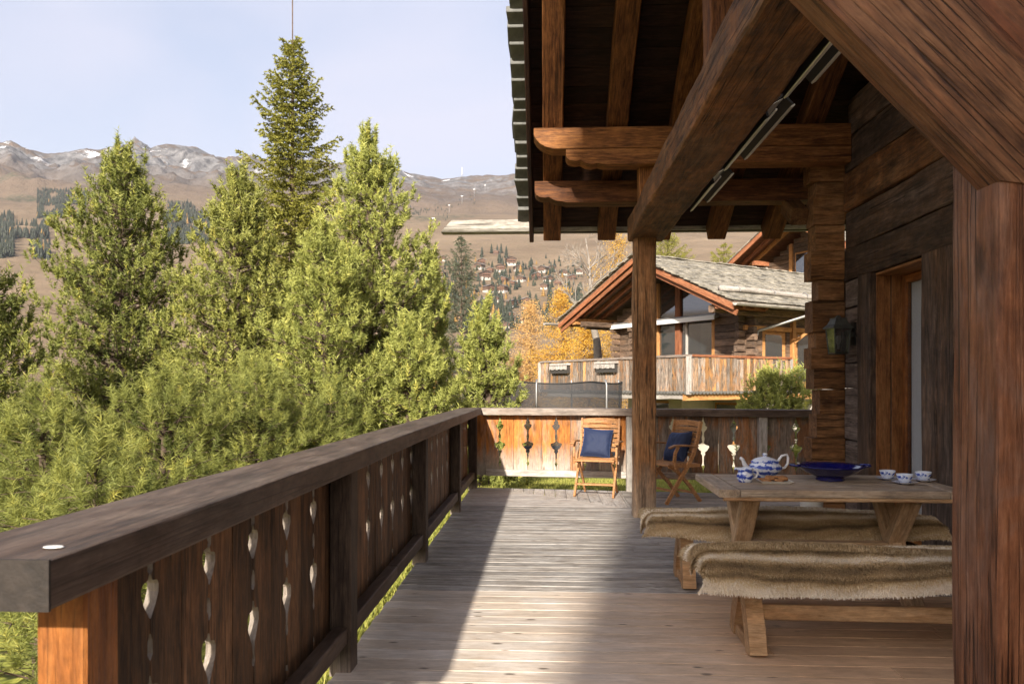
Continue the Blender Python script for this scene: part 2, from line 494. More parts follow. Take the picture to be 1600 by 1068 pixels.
MAT['steel'] = plain('steel', (.34, .33, .32), .35, .9)
MAT['heater_black'] = plain('heater_black', (.018, .017, .017), .5, .3)
MAT['reflector'] = plain('reflector', (.72, .69, .62), .45, .3)
MAT['white_pot'] = plain('white_pot', (.74, .72, .66), .5)
MAT['bark'] = plain('bark', (.11, .075, .055), .95, noise_amt=.45, noise_scale=9, bump=.8)
MAT['bark_pale'] = plain('bark_pale', (.25, .215, .18), .9, noise_amt=.35, noise_scale=5, bump=.3)
MAT['bark_larch'] = plain('bark_larch', (.21, .15, .11), .95, noise_amt=.3, noise_scale=5)
MAT['pine'] = foliage('pine', (.10, .12, .028), (.36, .36, .09), (.48, .43, .10))
MAT['pine_dark'] = foliage('pine_dark', (.075, .10, .026), (.30, .31, .075), (.46, .42, .09))
MAT['pine_bright'] = foliage('pine_bright', (.13, .155, .034), (.40, .41, .105), (.52, .48, .11))
MAT['spruce'] = foliage('spruce', (.09, .10, .018), (.29, .275, .05), (.34, .30, .06))
MAT['spruce_blue'] = foliage('spruce_blue', (.045, .058, .04), (.15, .16, .10))
MAT['larch'] = foliage('larch', (.50, .27, .045), (.86, .55, .10), (.62, .52, .12), transl=.4)
MAT['larch_pale'] = foliage('larch_pale', (.56, .32, .11), (.80, .56, .24), transl=.4)
MAT['grass'] = foliage('grass', (.16, .18, .035), (.38, .36, .08), (.5, .44, .14))
MAT['far_tree'] = foliage('far_tree', (.018, .024, .016), (.055, .062, .038), (.34, .19, .05), transl=0)
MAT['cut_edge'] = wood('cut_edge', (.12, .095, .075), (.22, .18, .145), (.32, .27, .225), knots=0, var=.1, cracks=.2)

# ------------------------------------------------------------------ terrain
RIDGE = [(-900, 235), (-500, 228), (-250, 240), (-100, 226), (0, 224), (18, 220), (40, 233), (75, 243), (105, 240), (130, 237), (165, 238), (200, 230), (211, 219),
         (222, 226), (235, 236), (262, 234), (290, 234), (310, 233), (340, 240), (385, 249), (430, 252), (480, 254), (520, 256), (545, 250), (575, 253), (600, 246),
         (618, 258), (640, 268), (665, 275), (690, 279), (720, 274), (760, 272), (810, 269), (860, 272), (950, 285), (1100, 280), (1300, 290), (1700, 300), (2600, 280)]
RX = np.array([p[0] for p in RIDGE], float); RY = np.array([p[1] for p in RIDGE], float)
BR = np.array([250, 400, 600, 900, 1200, 1500, 2000, 2700, 3600], float)
BP = np.array([634, 562, 492, 432, 395, 368, 342, 318, 300], float)
NR = np.array([0, 30, 60, 120, 180, 250], float)
NZ = np.array([-2.0, -3.2, -7.5, -14, -13, -5.8], float)


def garden(x, y):
    z = -0.16
    if y > 10.4: z -= min(y - 10.4, 14) * 0.085
    if x < -1.15: z -= min(-1.15 - x, 6) * 0.42
    if y > 26: z -= (y - 26) * .12
    if x > 9: z -= (x - 9) * .05
    return z


def tz(x, y):
    r = math.hypot(x, y)
    az = math.atan2(x, y) + YAW
    if az > math.pi: az -= 2 * math.pi
    ca = max(math.cos(az), .3)
    px = 800 + FPX * math.tan(max(-1.2, min(1.2, az)))
    if r < 250:
        zf = float(np.interp(r, NR, NZ))
        w = min(1, max(0, (r - 26) / 30)); w = w * w * (3 - 2 * w)
        g = garden(x, y) if w < 1 else 0
        return g * (1 - w) + zf * w + w * noise.noise(Vector((x * .03, y * .03, 1))) * 1.2
    rid = float(np.interp(px, RX, RY))
    rr = min(r, 3600)
    base = float(np.interp(rr, BR, BP))
    w = min(1, max(0, (rr - 1500) / 2100)); w = w ** 1.5
    py = base * (1 - w) + rid * w
    z = EYE + rr * ca * (600 - py) / FPX
    if r > 3600: z -= (r - 3600) * .45
    k = min(1, (r - 250) / 900)
    n1 = noise.fractal(Vector((x * .0016, y * .0016, 3.1)), .9, 2.1, 5)
    z += n1 * (5 + 40 * max(0, min(1, (r - 900) / 1600))) * k * (1 - .75 * max(0, min(1, (r - 2900) / 700)))
    hi = max(0, min(1, (r - 2200) / 700)) * (.35 + .65 * max(0, min(1, (3600 - r) / 350 + .12)))
    if hi > 0:
        q = noise.ridged_multi_fractal(Vector((x * .0034, y * .0034, z * .0015)), .9, 2.2, 5, 1.0, 2.0)
        left = max(0.25, min(1, (760 - px) / 300))
        z += (q - 1.1) * 75 * hi * left
    return z


def terrain():
    fine = np.linspace(R(-42), R(42), 420) - YAW
    rest = np.linspace(fine[-1], fine[0] + 2 * math.pi, 60)[1:-1]
    az = np.concatenate([fine, rest])
    rr = np.concatenate([np.linspace(.6, 30, 34), np.linspace(32, 300, 30), np.geomspace(310, 2000, 70), np.linspace(2020, 3700, 84), np.linspace(3760, 9000, 8)])
    V = [(0, 0, tz(0, 0))]
    for r in rr:
        for a_ in az:
            x, y = r * math.sin(a_), r * math.cos(a_)
            V.append((x, y, tz(x, y)))
    n = len(az)
    F = []
    for k in range(n): F.append((0, 1 + (k + 1) % n, 1 + k, 1 + k))
    A = np.arange(len(rr) - 1)[:, None] * n + 1; K = np.arange(n)[None, :]; K2 = (K + 1) % n
    Q = np.stack([A + K, A + K2, A + n + K2, A + n + K], -1).reshape(-1, 4)
    T = np.concatenate([Q[:, [0, 1, 2]], Q[:, [0, 2, 3]], np.array([[f[0], f[1], f[2]] for f in F])])
    return tri_mesh('terrain', np.array(V), terrain_mat(), smooth=True, F=T)


def terrain_mat():
    m, nt, p, N, L = new_mat('alpine_ground')
    geo = N.new('ShaderNodeNewGeometry')
    sp = N.new('ShaderNodeSeparateXYZ'); L.new(geo.outputs['Position'], sp.inputs[0])
    ln = N.new('ShaderNodeVectorMath'); ln.operation = 'LENGTH'; L.new(geo.outputs['Position'], ln.inputs[0])
    sn = N.new('ShaderNodeSeparateXYZ'); L.new(geo.outputs['Normal'], sn.inputs[0])

    def nz(s, d=6, rg=.6):
        n = N.new('ShaderNodeTexNoise'); n.inputs['Scale'].default_value = s; n.inputs['Detail'].default_value = d; n.inputs['Roughness'].default_value = rg
        L.new(geo.outputs['Position'], n.inputs['Vector']); return n.outputs['Fac']

    def mr(v, a, b, c0=0., c1=1.):
        n = N.new('ShaderNodeMapRange'); n.inputs['From Min'].default_value = a; n.inputs['From Max'].default_value = b
        n.inputs['To Min'].default_value = c0; n.inputs['To Max'].default_value = c1; L.new(v, n.inputs['Value']); return n.outputs[0]

    def ma(op, a, b):
        n = N.new('ShaderNodeMath'); n.operation = op; n.use_clamp = True
        for i, v in enumerate((a, b)):
            if isinstance(v, (int, float)): n.inputs[i].default_value = v
            else: L.new(v, n.inputs[i])
        return n.outputs[0]

    def mix(f, a, b):
        n = N.new('ShaderNodeMixRGB')
        if isinstance(f, (int, float)): n.inputs[0].default_value = f
        else: L.new(f, n.inputs[0])
        for i, v in ((1, a), (2, b)):
            if isinstance(v, tuple): n.inputs[i].default_value = (*v, 1)
            else: L.new(v, n.inputs[i])
        return n.outputs[0]
    meadow = mix(mr(nz(.006), .35, .65), (.185, .13, .082), (.29, .21, .135))
    meadow = mix(mr(nz(.03, 8, .7), .4, .7, 0, .5), meadow, (.19, .145, .085))
    high = mix(mr(nz(.004), .4, .6), (.105, .077, .057), (.165, .12, .087))
    c = mix(mr(sp.outputs[2], 330, 620), meadow, high)
    scrub = ma('MULTIPLY', mr(nz(.0045, 4, .5), .56, .63), mr(nz(.05, 4, .7), .42, .6))
    scrub = ma('MULTIPLY', scrub, ma('MULTIPLY', mr(sp.outputs[2], 240, 420), mr(sp.outputs[2], 760, 560)))
    c = mix(scrub, c, (.075, .078, .045))
    rock = ma('MULTIPLY', mr(ma('ADD', mr(sn.outputs[2], .92, .72), mr(nz(.007, 9, .72), .44, .6, 0, 1.0)), .35, .75), mr(sp.outputs[2], 560, 800))
    c = mix(rock, c, mix(mr(nz(.03, 6, .7), .35, .65), (.06, .057, .058), (.235, .226, .222)))
    snow = ma('MULTIPLY', ma('MULTIPLY', mr(nz(.0062, 7, .62), .605, .635), mr(nz(.022, 7, .7), .47, .53)), mr(sp.outputs[2], 720, 900))
    c = mix(snow, c, (.86, .87, .9))
    dr = mix(mr(nz(.9, 6, .7), .35, .65), (.10, .10, .035), (.26, .235, .08))
    c = mix(mr(ln.outputs['Value'], 45, 160), dr, c)
    gr = mix(mr(nz(2.2, 7, .7), .35, .65), (.13, .15, .028), (.34, .32, .075))
    c = mix(mr(ln.outputs['Value'], 20, 40), gr, c)
    L.new(c, p.inputs['Base Color']); p.inputs['Roughness'].default_value = .95; p.inputs['Specular IOR Level'].default_value = .1
    b = N.new('ShaderNodeBump'); b.inputs['Strength'].default_value = 1.0; b.inputs['Distance'].default_value = 14
    L.new(nz(.02, 8, .7), b.inputs['Height']); L.new(b.outputs[0], p.inputs['Normal'])
    return m


structure('terrain', terrain(), 'lawn, dry meadows and snow-flecked mountain slopes')


# ------------------------------------------------------------------ deck
rng = random.Random(4)
db = MB()
for x in np.arange(-.95, 4.2, .6):
    db.box((x, 3.2, -.085), (.06, 13.2, .09))
deck = structure('deck', db.mesh('deck', MAT['picket']), 'planked wooden terrace deck')


def far_edge(x): return 9.93 - .118 * (x + .95)


def plank(poly_w, along, mat, z=0.0):
    """poly_w: world xy polygon; along 'x' or 'y' = grain"""
    if len(poly_w) < 3: return
    cx = min(p[0] for p in poly_w); cy = min(p[1] for p in poly_w)
    if along == 'x':
        P = [(x - cx, y - cy) for x, y in poly_w]; M = Matrix.Translation((cx, cy, z - .0135))
    else:
        P = [(y - cy, -(x - cx)) for x, y in poly_w]; M = Matrix.Translation((cx, cy, z - .0135)) @ Matrix.Rotation(R(90), 4, 'Z')
    me = MB().prism(P, .027).mesh('plank', MAT[mat])
    bevel_mesh(me, .0016)
    ob('plank', me, deck, M)


def rect(x0, x1, y0, y1): return [(x0, y0), (x1, y0), (x1, y1), (x0, y1)]


def plank_row(x0, x1, y0, y1, mat, cut=None, joints=(1.8, 3.2)):
    x = x0
    while x < x1 - .05:
        e = min(x1, x + rng.uniform(*joints) if x > x0 or rng.random() < .55 else x + rng.uniform(1.2, 4.2))
        if x1 - e < .5: e = x1
        P = rect(x, e - .003, y0, y1)
        if cut: P = cut(P)
        dz = rng.uniform(-.0016, .0004)
        plank(P, 'x', mat, dz)
        x = e


y = -2.6
W = .1405
while y < 4.97 - .01:
    y1 = min(y + W, 4.97)
    plank_row(-1.0 + rng.uniform(-.008, .008), 2.86, y, y1 - .008, 'deck_new', None, (2.2, 3.4)); y += W
y = 4.975
W = .1335
edge_cut = lambda P: clip_poly(P, .118, 1, 9.93 - .118 * .95)
while y < 8.43 - .02:
    y1 = min(y + W, 8.43)
    plank_row(-1.0, 2.86 if y < 7.4 else 4.2, y, y1 - .009, 'deck_old', None, (1.6, 2.8)); y += W
ax, ay, bx_, by_ = -.62, 9.84, .80, 8.43
na, nb = (ay - by_), (bx_ - ax)           # normal pointing to upper right
nc = na * ax + nb * ay
y = 8.435
while y < 9.95:
    P = clip_poly(clip_poly(rect(-1.0, 1.2, y, y + .128), na, nb, nc - .004), .118, 1, 9.93 - .118 * .95)
    if len(P) > 2: plank(P, 'x', 'deck_pale', rng.uniform(-.001, .001))
    x0_ = .93
    plank_row(x0_, 4.2, y, y + .127, 'deck_old', edge_cut)
    y += .1335
x = -.7
while x < .92:
    P = clip_poly(clip_poly(rect(x, min(x + .128, .925), 8.435, 10.1), -na, -nb, -nc - .004), .118, 1, 9.93 - .118 * .95)
    if len(P) > 2: plank(P, 'y', 'deck_pale', rng.uniform(-.001, .001))
    x += .1335

# ------------------------------------------------------------------ railings with pierced boards
NOTCH = [(.27, .001), (.29, .004), (.325, .018), (.36, .006), (.40, .006), (.455, .010), (.48, .026), (.505, .020), (.53, .050), (.55, .060), (.57, .074), (.59, .068),
         (.60, .030), (.62, .006), (.65, .012), (.68, .016), (.72, .006), (.76, .012), (.80, .044), (.825, .050), (.845, .022), (.86, .030), (.89, .012), (.925, .001)]


NOTCH_L = [(.20, .001), (.225, .010), (.25, .004), (.27, .002), (.37, .002), (.39, .012), (.42, .004), (.455, .010), (.49, .030), (.52, .046), (.55, .048), (.568, .038), (.575, .010), (.60, .003),
           (.64, .002), (.655, .013), (.69, .012), (.71, .002), (.75, .003), (.785, .028), (.812, .042), (.832, .043), (.845, .034), (.85, .010), (.865, .003), (.875, .012), (.915, .012), (.93, .001)]


def picket_mesh(w, zb, zt, notch_side, mat, k=1.0, t=.032, NOTCH=NOTCH):
    """local x up from zb, local y across, pierced on one side (+1/-1) or none (0)"""
    h = w / 2 - .0025
    left = [(0, h)] + ([(z - zb, h - d * k) for z, d in NOTCH] if notch_side > 0 else []) + [(zt - zb, h)]
    right = [(0, -h)] + ([(z - zb, -h + d * k) for z, d in NOTCH] if notch_side < 0 else []) + [(zt - zb, -h)]
    poly = right + left[::-1]
    me = MB().prism(poly, t).mesh('picket', mat)
    me.materials.append(MAT['cut_edge'])        # weathered sawn edges inside the cut-outs, with their sunlit paleness put in the colour
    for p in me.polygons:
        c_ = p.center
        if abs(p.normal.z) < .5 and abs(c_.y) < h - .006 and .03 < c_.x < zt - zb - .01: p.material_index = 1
    return me


railing = thing('terrace_railing', 'long dark brown wooden terrace railing with pierced boards along the pine trees', 'railing', (-1.0, 5.6, 0))
PW = .1725
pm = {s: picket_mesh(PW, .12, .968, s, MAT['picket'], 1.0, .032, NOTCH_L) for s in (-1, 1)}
y = 1.93 - PW * 2
i = 0
while y < 9.8:
    # joint carrying a cut-out lies at y = 1.93 + k*2*PW
    side = 1 if i % 2 == 0 else -1
    M = frame((-1.054 + rng.uniform(-.004, .004), y + PW / 2, .12 + rng.uniform(-.012, .012)), (-1.054, y + PW / 2, 1), (1, 0, 0))
    ob('picket', pm[side], railing, M)
    y += PW; i += 1
for k, py_ in enumerate((3.53, 5.73, 7.99)):
    beam('post', (-.978, py_ + .06, -.02), (-.978, py_ + .06, .968), .105, .125, MAT['rail_post'], railing, 6, .003, .006)
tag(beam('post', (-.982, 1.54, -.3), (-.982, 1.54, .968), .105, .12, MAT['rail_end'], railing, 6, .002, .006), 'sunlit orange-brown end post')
beam('post', (-.975, 9.86, -.02), (-.975, 9.86, .968), .11, .12, MAT['rail_post'], railing, 4, .003, .006)
segs = [1.6, 3.53, 5.73, 7.99, 9.80]
for a_, b_ in zip(segs[:-1], segs[1:]):
    y0, y1 = a_ + (.125 if a_ > 2 else 0), b_
    mid_ = (y0 + y1) / 2 + rng.uniform(-.2, .2)
    beam('bottom_rail', (-.978, y0, .175), (-.978, mid_ - .002, .172), .07, .085, MAT['cap'], railing, 4, .002, .005)
    beam('bottom_rail', (-.978, mid_ + .002, .174), (-.978, y1, .173), .068, .083, MAT['cap'], railing, 4, .002, .005)
beam('handrail', (-.995, 1.27, 1.012), (-.995, 7.10, 1.012), .27, .088, MAT['cap'], railing, 24, .003, .008, round_=2)
beam('handrail', (-.993, 7.106, 1.010), (-.993, 9.86, 1.010), .268, .088, MAT['cap'], railing, 12, .003, .008, round_=2)
MB().box((-.995, 1.267, 1.012), (.272, .006, .09)).build('end_grain', MAT['end_grain'], railing)
MB().lathe([(0, .0012), (.011, .0012), (.012, 0)], 14).build('white_spot', MAT['white_pot'], railing, Matrix.Translation((-.915, 1.36, 1.0585)) @ Matrix.Scale(1.6, 4, (1, 0, 0)))

far_rail = thing('end_railing', 'weathered grey and orange wooden railing with pierced boards across the far end of the deck', 'railing', (1.2, 9.65, 0))
A = Vector((-.86, 9.93, 0)); B = Vector((3.5, 9.93 - .118 * 4.36, 0))
dirv = (B - A).normalized(); nrm = Vector((-dirv.y, dirv.x, 0))     # pointing outwards (+Y)
FW = .1865
L_ = (B - A).length
s = .045 - FW
i = 0
pf = {}
for mname in ('picket_far', 'picket_grey'):
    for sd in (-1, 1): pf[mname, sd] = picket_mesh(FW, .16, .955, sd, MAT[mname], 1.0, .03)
while s < L_ - .1:
    c_ = A + dirv * (s + FW / 2) + nrm * .06
    side = -1 if i % 2 == 0 else 1
    mname = 'picket_far' if (c_.x < 1.25 and rng.random() < .86) else 'picket_grey'
    # local x up, local z = -nrm (faces the deck)
    M = frame((c_.x, c_.y, .16 + rng.uniform(-.008, .008)), (c_.x, c_.y, 1), tuple(-nrm))
    ob('picket', pf[mname, -side], far_rail, M)
    s += FW; i += 1
for sx in (1.93, 3.55):
    c_ = A + dirv * sx - nrm * .02
    beam('post', (c_.x, c_.y, 0), (c_.x, c_.y, .958), .10, .10, MAT['n_grey'], far_rail, 4, .002, .005)
p0, p1 = A + dirv * .06 + nrm * .015, A + dirv * 1.88 + nrm * .015
beam('bottom_rail', (p0.x, p0.y, .20), (p1.x, p1.y, .20), .055, .085, MAT['n_grey'], far_rail, 6, .002)
p0, p1 = A + dirv * 1.98 + nrm * .015, A + dirv * L_ + nrm * .015
beam('bottom_rail', (p0.x, p0.y, .20), (p1.x, p1.y, .20), .055, .085, MAT['picket_grey'], far_rail, 6, .002)
p0, p1, p2 = A, A + dirv * 2.0, A + dirv * L_
beam('handrail', (p0.x, p0.y, 1.005), (p1.x, p1.y, 1.005), .22, .09, MAT['cap_grey'], far_rail, 10, .003, .007, round_=2)
beam('handrail', (p1.x + .004, p1.y, 1.002), (p2.x, p2.y, 1.002), .22, .092, MAT['cap'], far_rail, 10, .003, .007, round_=2)

# ------------------------------------------------------------------ the log house with its terrace roof
house = thing('log_house', 'dark timber log house whose stone-tiled roof shelters the terrace', 'house', (2.9, 4, 0))
XW = 2.88
TAN = .62


def under(y): return 3.83 + TAN * (7.4 - y)     # underside of the rafters


# posts, beam and braces
beam('post', (1.0, 7.87, 0), (1.0, 7.87, 2.86), .23, .24, MAT['hewn_post'], house, 26, .012, .035, up=(0, -1, 0), round_=3)
beam('main_beam', (1.025, 2.215, 2.975), (1.025, 7.97, 2.975), .37, .245, MAT['hewn'], house, 60, .011, .022, round_=2)
beam('stub_post', (1.0, 7.50, 3.09), (1.0, 7.50, 3.50), .21, .2, MAT['purlin'], house, 6, .006, .01, up=(0, -1, 0))
beam('king_post', (1.03, 4.42, 3.09), (1.03, 4.42, 5.05), .23, .2, MAT['rafter'], house, 12, .008, .012, up=(0, -1, 0))
tag(beam('post', (1.405, 2.325, 0), (1.405, 2.325, 3.06), .25, .25, MAT['post_near'], house, 30, .006, .012, up=(0, -1, 0), round_=2), 'smooth brown square post closest to the viewer')
beam('header', (.0, 2.33, 3.2), (XW, 2.33, 3.2), .24, .28, MAT['brace'], house, 20, .008, .012)
d_ = Vector((-.69, 0, .724)).normalized()
MB().prism([(0, 0), (1.65, 0), (1.65, -.43), (-.0, -.43), (-.37, -.215 - .09)], .115).build('brace', MAT['brace'], house,
    frame((1.28, 2.253, 1.935), Vector((1.28, 2.253, 1.935)) + d_, (0, -1, 0)))


def prof(name, poly, y0, t, mat, x0, z0, parent=house):
    """profiled horizontal timber along X; poly in (x, z) from x0, z0"""
    M = Matrix(((1, 0, 0, x0), (0, 0, -1, y0), (0, 1, 0, z0), (0, 0, 0, 1)))
    o = MB().prism(poly, t).build(name, mat, parent, M)
    bevel_mesh(o.data, .005)
    return o


Lp = XW + .13 - .004
prof('purlin', [(0, .205), (0, .135), (.025, .09), (.065, .05), (.115, .022), (.19, .0), (Lp, 0), (Lp, .205)], 7.40, .23, MAT['purlin'], -.13, 3.625)
prof('corbel', [(0, .147), (0, .085), (.015, .055), (.05, .036), (.095, .030), (.14, .036), (.165, .022), (.20, .004), (.25, -.004), (.29, .006), (.31, .012), (.34, .0),
                (.37, -.006), (Lp - .31, -.006), (Lp - .31, .147)], 7.385, .2, MAT['purlin'], .18, 3.474)
prof('purlin', [(0, .225), (0, .12), (.012, .085), (.05, .06), (.10, .052), (.15, .058), (.185, .035), (.23, .018), (.29, .012), (.33, .0), (Lp, 0), (Lp, .225)], 7.93, .22, MAT['rafter'], -.13, 3.235)
prof('ridge_purlin', [(0, 0), (4.6, 0), (4.6, .24), (0, .24)], 4.80, .24, MAT['rafter'], -.13, under(4.8) - .245)

# rafters
RIDGE_Y = 4.8
raf = [-.18] + [.055 + .625 * k for k in range(0, 7)]
for k, xr in enumerate(raf):
    ye = 8.72 - (.0 if k else -.02)
    w_, h_ = (.2, .2) if k else (.05, .30)
    dn = Vector((0, -1, TAN)).normalized(); upn = Vector((0, TAN, 1)).normalized()
    p0 = Vector((xr, ye, under(ye))) + upn * h_ / 2
    p1 = Vector((xr, RIDGE_Y, under(RIDGE_Y))) + upn * h_ / 2
    o = beam('rafter' if k else 'barge_board', p0, p1, w_, h_, MAT['rafter'] if k else MAT['sarking'], house, 30, .006 if k else .001, .01, up=tuple(upn))
roof_me = MB()
sl = Vector((0, -1, TAN)).normalized(); upn = Vector((0, TAN, 1)).normalized()


def roof_pt(x, s, h):
    """s metres up the slope from the eave, h above rafter underside"""
    return Vector((x, 8.80, under(8.80))) + sl * s + upn * h


SL = (8.80 - RIDGE_Y) / abs(sl.y)
x0_, x1_ = -.21, 6.0
top, bot = .30, .236
V = [roof_pt(x, s, h) for x in (x0_, x1_) for s in (0, SL) for h in (bot, top)]
V += [Vector((x, 2.3, under(RIDGE_Y) - TAN * 2.5 + h)) for x in (x0_, x1_) for h in (bot, top)]
F = [(0, 1, 3, 2), (4, 6, 7, 5), (0, 4, 5, 1), (1, 5, 7, 3), (0, 2, 6, 4), (2, 3, 9, 8), (6, 10, 11, 7), (3, 7, 11, 9), (2, 8, 10, 6), (8, 9, 11, 10)]
roof = ob('roof', mk('roof', V, F, MAT['slate']), house)
s = 0.0
while s < 4.5:
    p0, p1 = roof_pt(-.2, s + .1, .218), roof_pt(5.9, s + .1, .218)
    ob('sarking_board', timber_mesh(6.1, .196, .026, MAT['sarking'], 1, 0, .004), roof, frame(p0, p1, tuple(upn)))
    s += .2
s = -.04
k = 0
while s < 4.5:
    ln_ = rng.uniform(.34, .44); wd = rng.uniform(.18, .24); th = rng.uniform(.055, .095)
    bm_ = MB()
    j = [rng.uniform(-.012, .012) for _ in range(8)]
    poly = [(0 + j[0], -wd / 2 + j[1]), (ln_ * .5, -wd / 2 + j[2]), (ln_, -wd / 2 + j[3]), (ln_, wd / 2), (ln_ * .5, wd / 2), (0 + j[4], wd / 2)]
    me = bm_.prism(poly, th).mesh('slate', MAT['slate'])
    bevel_mesh(me, .006)
    p = roof_pt(-.235, s, .335)
    tilt = (sl * math.cos(.17 + rng.uniform(-.05, .05)) - upn * math.sin(.17)).normalized()
    ob('slate', me, roof, frame(p, p + tilt, (0, TAN, 1)))
    s += rng.uniform(.15, .22)
    k += 1
g = MB()
gy = [(.11, .0), (.11, -.10), (.085, -.135), (-.085, -.135), (-.11, -.10), (-.11, 0), (-.08, 0), (-.08, -.09), (.08, -.09), (.08, 0)]
V = []
for x, cut in ((-1.25, 1), (5.6, 0)):
    for a_, b_ in gy: V.append((x + (.13 * (b_ + .135) / .135 if cut else 0), 8.93 - a_, 3.285 + b_))
n = len(gy)
F = [(i, (i + 1) % n, n + (i + 1) % n, n + i) for i in range(n)] + [tuple(range(n)), tuple(reversed(range(n, 2 * n)))]
g.add(V, F).build('gutter', MAT['gutter_wood'], house)

# log wall along the terrace
zc = 0.0
hs = []
while zc < 7.0:
    h_ = rng.choice((.25, .29, .33, .37)); hs.append((zc, min(h_, 9))); zc += h_
hs = [(0, .3), (.3, .27), (.57, .26), (.83, .25), (1.08, .24), (1.32, .24), (1.56, .26), (1.82, .27), (2.09, .26), (2.352, .30), (2.655, .36), (3.02, .36), (3.385, .33), (3.72, .34), (4.065, .3), (4.37, .33), (4.705, .33), (5.04, .33), (5.375, .33), (5.71, .33)]
TH = .2


def wall_log(z, h, y0, y1, mat, dx=0.0):
    if y1 - y0 < .06: return
    beam('log', (XW + TH / 2 + dx, y0, z + h / 2), (XW + TH / 2 + dx, y1, z + h / 2), TH, h - .006, mat, house, max(2, int((y1 - y0) / .14)), .010, .014, round_=2)


WIN = (5.35, 6.28, 3.40, 4.30)
for z, h in hs:
    ytop = min(7.45, 7.4 + (4.03 - (z + h)) / TAN)
    if z + h > 5.5: continue
    yb0 = -1.2 if z + h < 3.9 else 4.8 - (5.6 - z - h) / TAN
    if z < 2.34:
        wall_log(z, h, 7.085, 7.445 + rng.uniform(-.01, .01), MAT['log_grey'])
        wall_log(z, h, -1.2, 4.35, MAT['log_dark'])
    elif z + h > WIN[2] and z < WIN[3] - .1:
        mat = MAT['log_dark']
        if z < WIN[2] + .05:
            wall_log(z, h, yb0, ytop, MAT['log_dark'], -.004)
        else:
            wall_log(z, h, yb0, WIN[0], mat, rng.uniform(-.012, .01)); wall_log(z, h, WIN[1], ytop, mat, rng.uniform(-.012, .01))
    else:
        wall_log(z, h, yb0, ytop, MAT['hewn'] if z == 3.02 else MAT['log_dark'], rng.uniform(-.014, .012))
# small upper window
win = MB().box((XW + .17, (WIN[0] + WIN[1]) / 2, (3.72 + WIN[3]) / 2), (.02, WIN[1] - WIN[0], WIN[3] - 3.72)).build('window', MAT['dark_room'], house)
MB().box((XW + .12, (WIN[0] + WIN[1]) / 2, (3.72 + WIN[3]) / 2), (.012, WIN[1] - WIN[0] - .1, WIN[3] - 3.72 - .1)).build('pane', MAT['glass'], win)
for yy in (WIN[0] + .03, WIN[1] - .03, (WIN[0] + WIN[1]) / 2):
    beam('frame', (XW + .09, yy, 3.722), (XW + .09, yy, WIN[3] - .002), .06, .08, MAT['panel'], win)


def french_door(y0, y1, name='glazed_door'):
    zt = 2.345
    d = MB().box((XW + .33, (y0 + y1) / 2, zt / 2), (.02, y1 - y0 + .2, zt)).build(name, MAT['dark_room'], house)
    for yy, sgn in ((y1, 1), (y0, -1)):        # timber-lined reveals
        for q in range(2):
            xa = XW + .02 + q * .135
            beam('reveal_board', (xa + .066, yy + sgn * .012, 0), (xa + .066, yy + sgn * .012, zt - .003), .13, .024, MAT['panel'], d, up=(0, -1, 0))
    beam('lintel', (XW + .15, y0, zt - .013), (XW + .15, y1, zt - .013), .26, .024, MAT['panel'], d)
    xf = XW + .272
    for yy in (y0 + .035, y1 - .035):
        beam('frame', (xf, yy, 0), (xf, yy, zt - .03), .05, .068, MAT['rail_end'], d, up=(0, -1, 0))
    beam('frame', (xf, y0 + .072, zt - .066), (xf, y1 - .072, zt - .066), .05, .07, MAT['rail_end'], d)
    beam('frame', (xf, y0 + .072, .06), (xf, y1 - .072, .06), .05, .12, MAT['rail_end'], d)
    MB().box((xf, (y0 + y1) / 2, 1.2), (.012, y1 - y0 - .15, 2.1)).build('pane', MAT['glass_clear'], d)
    cb = MB(); pts = []
    V = []; F = []; n = 60
    for i in range(n + 1):
        yy = y0 + .04 + (y1 - y0 - .08) * i / n; xx = xf + .032 + .012 * math.sin(i * 1.3)
        V += [(xx, yy, .05), (xx, yy, zt - .06)]
    F = [(2 * i, 2 * i + 2, 2 * i + 3, 2 * i + 1) for i in range(n)]
    cb.add(V, F).build('curtain', MAT['curtain'], d)
    return d


french_door(5.905, 6.815)
french_door(4.60, 5.42)
for yy, w_, m_ in ((6.95, .262, 'log_dark'), (5.785, .225, 'log_dark'), (5.545, .235, 'log_dark'), (4.47, .24, 'log_dark')):
    beam('door_casing', (XW + .085, yy, 0), (XW + .085, yy, 2.346), w_, .24, MAT[m_], house, 16, .005, .01, up=(-1, 0, 0))

# projecting corner logs
rows = [(3.50, 2.63), (3.32, 2.555), (3.17, 2.60), (2.90, 2.585), (2.65, 2.60), (2.37, 2.56), (2.17, 2.635), (1.865, 2.57), (1.71, 2.60), (1.51, 2.56), (1.31, 2.58), (1.07, 2.64), (.84, 2.61), (.63, 2.56), (.40, 2.6), (.2, 2.58), (0, 2.6)]
rows = sorted(rows)
for (z, xl), (z2, _) in zip(rows, rows[1:] + [(0, 0)]):
    h_ = (z2 - z) if z2 > z else (3.625 - z - .02)
    h_ = min(h_, .32)
    for q in range(1 if h_ < .22 or rng.random() < .5 else 2):
        nq = 2 if q or (h_ >= .22 and q == 0 and False) else 1
    beam('corner_log', (xl, 7.56 + rng.uniform(-.012, .012), z + h_ / 2), (2.876, 7.56, z + h_ / 2), .22, h_ - .0005, MAT['log_end'], house, 5, .009, .012, round_=2)
for z, h in hs[:10]:
    beam('corner_log', (2.884, 7.56, z + h / 2), (4.6, 7.56, z + h / 2), .2, h - .006, MAT['log_dark'], house, 4, .006, .012)
beam('bracket', (2.50, 7.62, 3.02), (2.50, 7.93, 3.20), .16, .17, MAT['log_end'], house, 3, .006, .012)

